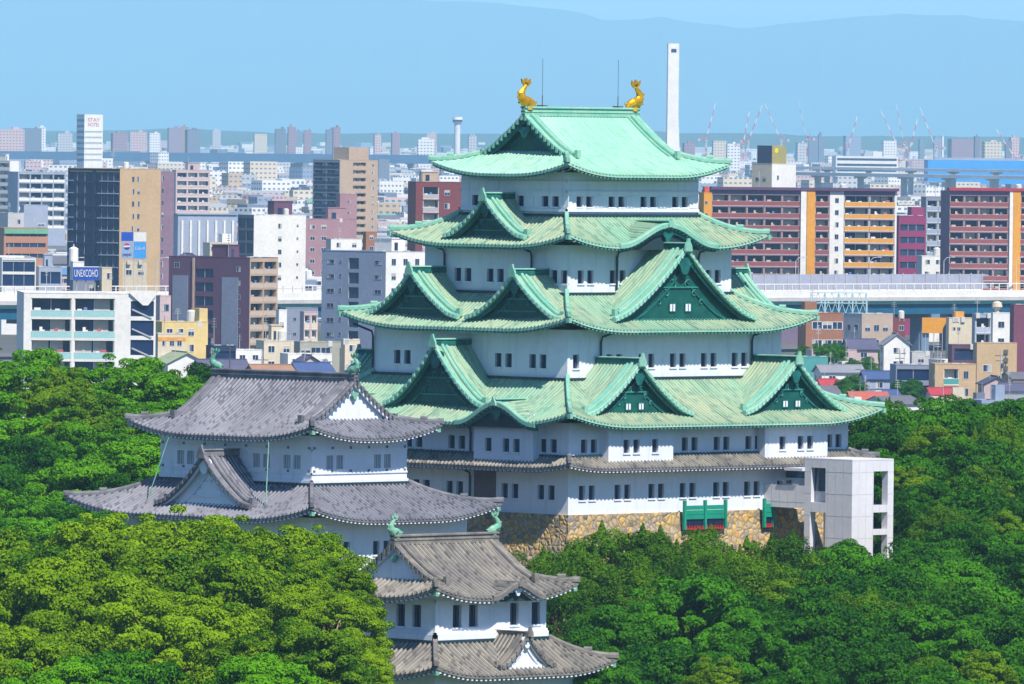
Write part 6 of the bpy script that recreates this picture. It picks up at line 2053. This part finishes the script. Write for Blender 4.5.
def filler(px, D, w, d, h, rot, wall, roofk, near, kindname='building', tower=False):
    c = W(px, 200, D)
    gz = ground_z(c.x, c.y)
    if not free(c.x, c.y, math.hypot(w, d) * .42):
        return None
    yt = PX((c.x, c.y, gz + h))[1]
    pw = (w * .8 + d * .4) / D * FPX / 2
    if hides_special(px - pw, px + pw, yt, D):
        return None
    _foot.append((c.x, c.y, math.hypot(w, d) * .42))
    root = bpy.data.objects.new(kindname, None); COL.objects.link(root)
    root.location = (c.x, c.y, gz); root.rotation_euler = (0, 0, math.radians(rot))
    pat, flat = FW[wall]
    mb = MB([flat if near else pat])
    for s in 'RLBE':
        P, hl = side(0, 0, w / 2, d / 2, s)
        mb.face([P(-hl, 0, -1), P(hl, 0, -1), P(hl, 0, h), P(-hl, 0, h)], 0, [(-hl, -1), (hl, -1), (hl, h - .1), (-hl, h - .1)])
    mb.build('wall', root)
    mr = MB([ROOFC[roofk], flat])
    gable = roofk in ('blue', 'red', 'green', 'dark') and h < 14
    if gable:
        rise = d * .2
        for sg in (-1, 1):
            mr.face([(-w / 2 - .4, sg * (d / 2 + .4), h - .1), (w / 2 + .4, sg * (d / 2 + .4), h - .1), (w / 2 + .4, 0, h + rise), (-w / 2 - .4, 0, h + rise)])
            mr.face([(sg * w / 2, -d / 2, h), (sg * w / 2, d / 2, h), (sg * w / 2, 0, h + rise)], 1)
    else:
        mr.face([(-w / 2, -d / 2, h - .5), (w / 2, -d / 2, h - .5), (w / 2, d / 2, h - .5), (-w / 2, d / 2, h - .5)])
        for s in 'RLBE':
            P, hl = side(0, 0, w / 2, d / 2, s)
            mr.obox(P, -hl, hl, -.25, .04, h - .5, h + .1 + .003 * 'RLBE'.index(s), 1)
        if rf.random() < .75:
            x = rf.uniform(-.3, .1) * w; y = rf.uniform(-.2, .1) * d; q = rf.uniform(.18, .35)
            mr.box(x, x + w * q, y, y + d * .35, h - .5, h + rf.uniform(1.6, 3.2), 1)
        if rf.random() < .5:
            x = rf.uniform(.1, .3) * w
            mr.tube([(x, 0, h - .5), (x, 0, h + 1.6), (x, 0, h + 1.9)], [1.0, 1.0, .4], 8, 1)
    mr.build('roof', root)
    if near:
        put('antenna', UANT, root, (rf.uniform(-.2, .2) * w, 0, h - .3), rf.uniform(0, 3), (.8, .8, rf.uniform(.7, 1.2)))
        for s, L_ in (('R', w), ('L', d)):
            P, hl = side(0, 0, w / 2, d / 2, s)
            n = min(5, max(1, int(L_ / 3.4))) if s == 'R' else min(2, max(1, int(L_ / 4)))
            for j in range(min(4, int(h / 3.1))):
                for i in range(n):
                    put('window', VAR.choice(UWIN['white' if wall != 'white' else 'grey']), root, P(-hl + 2 * hl * (i + .5) / n, 0, h - 1.8 - 3.1 * j), SROT[s], (min(2.2, L_ / n * .6), 1, 1.4))
    FILL.append((root, px, yt, D, wall, roofk, h, gable, w))
    return root
def pick():
    return rf.choices(NAMES, (34, 13, 16, 4, 14, 4, 5, 2, 9, 2))[0], rf.choices(list(ROOFC), (30, 20, 10, 5, 5, 14, 16))[0]
def vis_px():
    return rf.choice((rf.uniform(-8, 440), rf.uniform(-8, 440), rf.uniform(690, 1032), rf.uniform(690, 1032)))
# near houses in front of the expressway
n = 0
for k in range(600):
    if n >= 40: break
    px = rf.choice((rf.uniform(205, 372), rf.uniform(770, 1030), rf.uniform(770, 1030)))
    D = rf.uniform(1720, 2120)
    wl, rk = pick()
    if filler(px, D, rf.uniform(5.5, 9.5), rf.uniform(5, 8), rf.uniform(4.5, 8), rf.choice((-35, -25, -40, 0)) + rf.uniform(-4, 4), wl, rk, True, 'house'): n += 1
# middle distance
n = 0
for k in range(4000):
    if n >= 165: break
    D = 2700 + 2700 * rf.random() ** .9
    wl, rk = pick()
    h = rf.choices((rf.uniform(6, 9), rf.uniform(9, 12), rf.uniform(12, 17)), (7, 4, .7))[0]
    if D < 3000: h = max(h, 11.5)
    if filler(vis_px(), D, rf.uniform(8, 19), rf.uniform(8, 13), h, rf.choice((-38, -30, -20, 0, -43)) + rf.uniform(-5, 5), wl, rk, D < 3500, 'town_building'): n += 1
# far city, each its own
n = 0
for k in range(4000):
    if n >= 105: break
    D = 5600 + 8000 * rf.random() ** 1.3
    wl, rk = pick()
    h = rf.choices((rf.uniform(5, 8), rf.uniform(8, 11), rf.uniform(11, 16)), (6, 4, .8))[0]
    px = rf.choice((rf.uniform(-8, 440), rf.uniform(660, 1032)))
    if filler(px, D, rf.uniform(8, 20) * (.6 + D / 16000), rf.uniform(8, 13), h, rf.choice((-38, -30, -43, -10)) + rf.uniform(-5, 5), wl, rk, False, 'distant_building'): n += 1
# towers standing up on the skyline
for px, yt, w, wl, D in ((8, 133, 30, 'pink', 6400), (20, 137, 22, 'brown', 6600), (33, 131, 26, 'slate', 6500), (42, 130, 10, 'white', 6450), (62, 139, 24, 'pale grey', 7000), (118, 138, 22, 'mauve', 6800), (140, 136, 24, 'pink', 6900), (152, 139, 16, 'white', 6800), (174, 130, 14, 'mauve', 6300), (182, 128, 8, 'brown', 6350), (195, 132, 14, 'slate', 6600), (218, 134, 9, 'pale grey', 7400),
                         (280, 130, 14, 'slate', 6400), (289, 127, 9, 'mauve', 6450), (299, 135, 10, 'slate', 6500), (305, 132, 8, 'mauve', 6550), (329, 131, 13, 'slate', 6400), (338, 127, 10, 'mauve', 6420), (262, 140, 14, 'cream', 7000), (378, 139, 9, 'pink', 7000), (392, 136, 8, 'mauve', 6900), (432, 138, 14, 'pink', 6800), (426, 146, 20, 'white', 6300), (472, 140, 8, 'pale grey', 6800),
                         (815, 140, 20, 'slate', 6300), (818, 134, 4, 'slate', 6320), (850, 138, 22, 'blue grey', 6400), (890, 147, 14, 'white', 6000), (921, 144, 8, 'slate', 6400), (936, 141, 10, 'blue grey', 6300), (945, 138, 2.4, 'white', 6200), (965, 142, 36, 'mauve', 6500), (974, 137, 5, 'slate', 6480), (992, 146, 26, 'cream', 6000), (1016, 139, 14, 'pink', 6100), (1010, 144, 10, 'slate', 6300), (690, 149, 12, 'mauve', 6600), (720, 147, 14, 'cream', 6500), (735, 151, 18, 'white', 6200), (800, 148, 14, 'pale grey', 6900)):
    z = W(px, yt, D).z + 6
    D = D * rf.uniform(1.5, 2.1)
    yt += rf.uniform(-1.0, 3.5)
    px += rf.uniform(-3, 3)
    w *= rf.uniform(.7, 1.1)
    w = w * D / FPX * .88
    filler(px, D, w, min(w * .8, 22), z, -36 + rf.uniform(-6, 6), wl, 'grey', False, 'distant_tower', True)

def label_fill():
    """say what each ordinary building looks like and where it stands among the landmarks"""
    def zone(px, D):
        far = 'near skyline' if D > 5300 else ('beyond the expressway' if D > 2480 else 'before the expressway')
        if px < 70: w = 'left of the tan tower'
        elif px < 240: w = 'right of the tan tower'
        elif px < 440: w = 'around the beige tower'
        elif px < 560: w = 'behind the keep'
        elif px < 800: w = 'behind the keep and chimney'
        elif px < 905: w = 'by the orange apartments'
        else: w = 'at the right end'
        return far, w
    sets = {}
    for r in FILL:
        root, px, yt, D, wall, roofk, h, gable, w = r
        shape = ('house' if h < 9 else 'building') if gable else ('tower' if h > 27 else ('block' if h > 13 else 'low building'))
        top = roofk + ' roofed ' if gable else 'flat '
        far, w_ = zone(px, D)
        sets.setdefault((wall + ' ' + top + shape, far, w_), []).append(r)
    for (a, far, w_), rows in sets.items():
        rows.sort(key=lambda r: r[1])
        for i, r in enumerate(rows):
            lb = a + ' ' + w_ + ' ' + far
            if len(rows) > 1:
                lb += ', ' + number_word(i) + ' from left'
            g = 'houses in front of the expressway' if r[3] < 2480 else ('town buildings beyond the expressway' if r[3] < 5300 else 'distant buildings near the skyline')
            tag(r[0], lb, 'house' if 'house' in a else 'building', g)
label_fill()

# everything smaller and farther: one mass
def distant_city():
    g = random.Random(5)
    keys = ['white', 'cream', 'pale grey', 'pink', 'blue grey', 'slate', 'tan']
    mb = MB([FW[k][0] for k in keys] + [GREYF, c_concrete])
    for i in range(17000):
        D = 3000 * (7.5 ** (g.random() ** .8))
        if D < 4300 and g.random() < .4: continue
        px = g.uniform(-350, 1374)
        c = W(px, 200, D)
        w, d = g.uniform(7, 20) * (1 + D / 25000), g.uniform(8, 16)
        h = g.choice((5, 7, 8, 10, 12)) + g.uniform(0, 4) + (g.uniform(4, 13) if g.random() < .07 and D > 6000 else 0)
        if D < 5000: h = min(h, 9); w *= .7
        if not free(c.x, c.y, math.hypot(w, d) * .35): continue
        r = math.radians(g.choice((-40, -30, 0, -20)) + g.uniform(-6, 6))
        ca, sa = math.cos(r), math.sin(r)
        m = g.choices(range(7), (10, 4, 6, 3, 4, 3, 2))[0]
        z0 = -7
        q = [(c.x + x * ca - y * sa, c.y + x * sa + y * ca) for x, y in ((-w / 2, -d / 2), (w / 2, -d / 2), (w / 2, d / 2), (-w / 2, d / 2))]
        for k in range(4):
            (x0, y0), (x1, y1) = q[k], q[(k + 1) % 4]
            L_ = w if k % 2 == 0 else d
            mb.face([(x0, y0, z0), (x1, y1, z0), (x1, y1, h - 6), (x0, y0, h - 6)], m, [(0, 0), (L_, 0), (L_, h), (0, h)])
        mb.face([(x, y, h - 6) for x, y in q], 7 + (i % 2))
    tag(mb.build('distant_city'), 'mass of tiny pale roofs and houses filling the plain to the hills', 'city', kind='stuff')
distant_city()

# a few trees and poles between the houses
for px, y, D, k, s in ((829, 344, 2085, 'mid_b', .62), (880, 343, 2120, 'mid_b', .6), (862, 360, 2050, 'dark_b', .6), (812, 346, 2110, 'dark_b', .5), (905, 380, 1950, 'mid_b', .6), (848, 398, 1900, 'dark_b', .7), (352, 374, 1800, 'dark_b', .5), (276, 378, 1760, 'mid_b', .5), (960, 226, 2720, 'dark_b', .8), (910, 250, 2650, 'dark_b', .8)):
    tree(k, px, y, D, s, px, 'city')
label_trees()
for i, (px, y, D, w_) in enumerate(((861, 366, 2040, 'by the blue roofed house'), (900, 350, 2060, 'left of the orange billboard'), (906, 368, 1990, 'beside the dark roofed workshop'), (941, 352, 2030, 'before the pavilion roofed building'), (1001, 352, 1960, 'before the tan blank wall'), (262, 356, 1850, 'near the purple apartment block'), (326, 358, 1900, 'near the olive grey building'), (797, 358, 2080, 'close to the keep eaves'))):
    c = W(px, y, D)
    t = thing('utility_pole', 'grey utility pole with cross arms ' + w_, 'utility pole', (c.x, c.y, -6), math.radians(-40), 'utility poles between the houses')
    hh = c.z + 6
    mb = MB([GREYF]); mb.tube([(0, 0, 0), (0, 0, hh)], [.2, .13], 6); mb.build('pole', t)
    mb = MB([M['iron']]); mb.box(-1.2, 1.2, -.08, .08, hh - .8, hh - .65); mb.box(-1.0, 1.0, -.08, .08, hh - 1.8, hh - 1.65); mb.tube([(.35, -.3, hh - 3.2), (.35, -.3, hh - 2.2)], .28, 8); mb.build('cross_arm', t)

# ------------------------------------------------------------------ air
def make_haze():
    m = bpy.data.materials.new('haze_air')
    m.use_nodes = True
    nt = m.node_tree
    for n in list(nt.nodes):
        nt.nodes.remove(n)
    out = nt.nodes.new('ShaderNodeOutputMaterial')
    v = nt.nodes.new('ShaderNodeVolumePrincipled')
    v.inputs['Color'].default_value = (.40, .75, 1.0, 1)
    v.inputs['Density'].default_value = 3.7e-5
    v.inputs['Anisotropy'].default_value = -0.35
    nt.links.new(v.outputs[0], out.inputs['Volume'])
    mb = MB([m])
    mb.box(-86000, 86000, -86000, 86000, -12, 1050)
    o = mb.build('haze')
    tag(o, 'pale blue haze over the whole city', 'haze', kind='stuff')
    o.visible_shadow = True
make_haze()
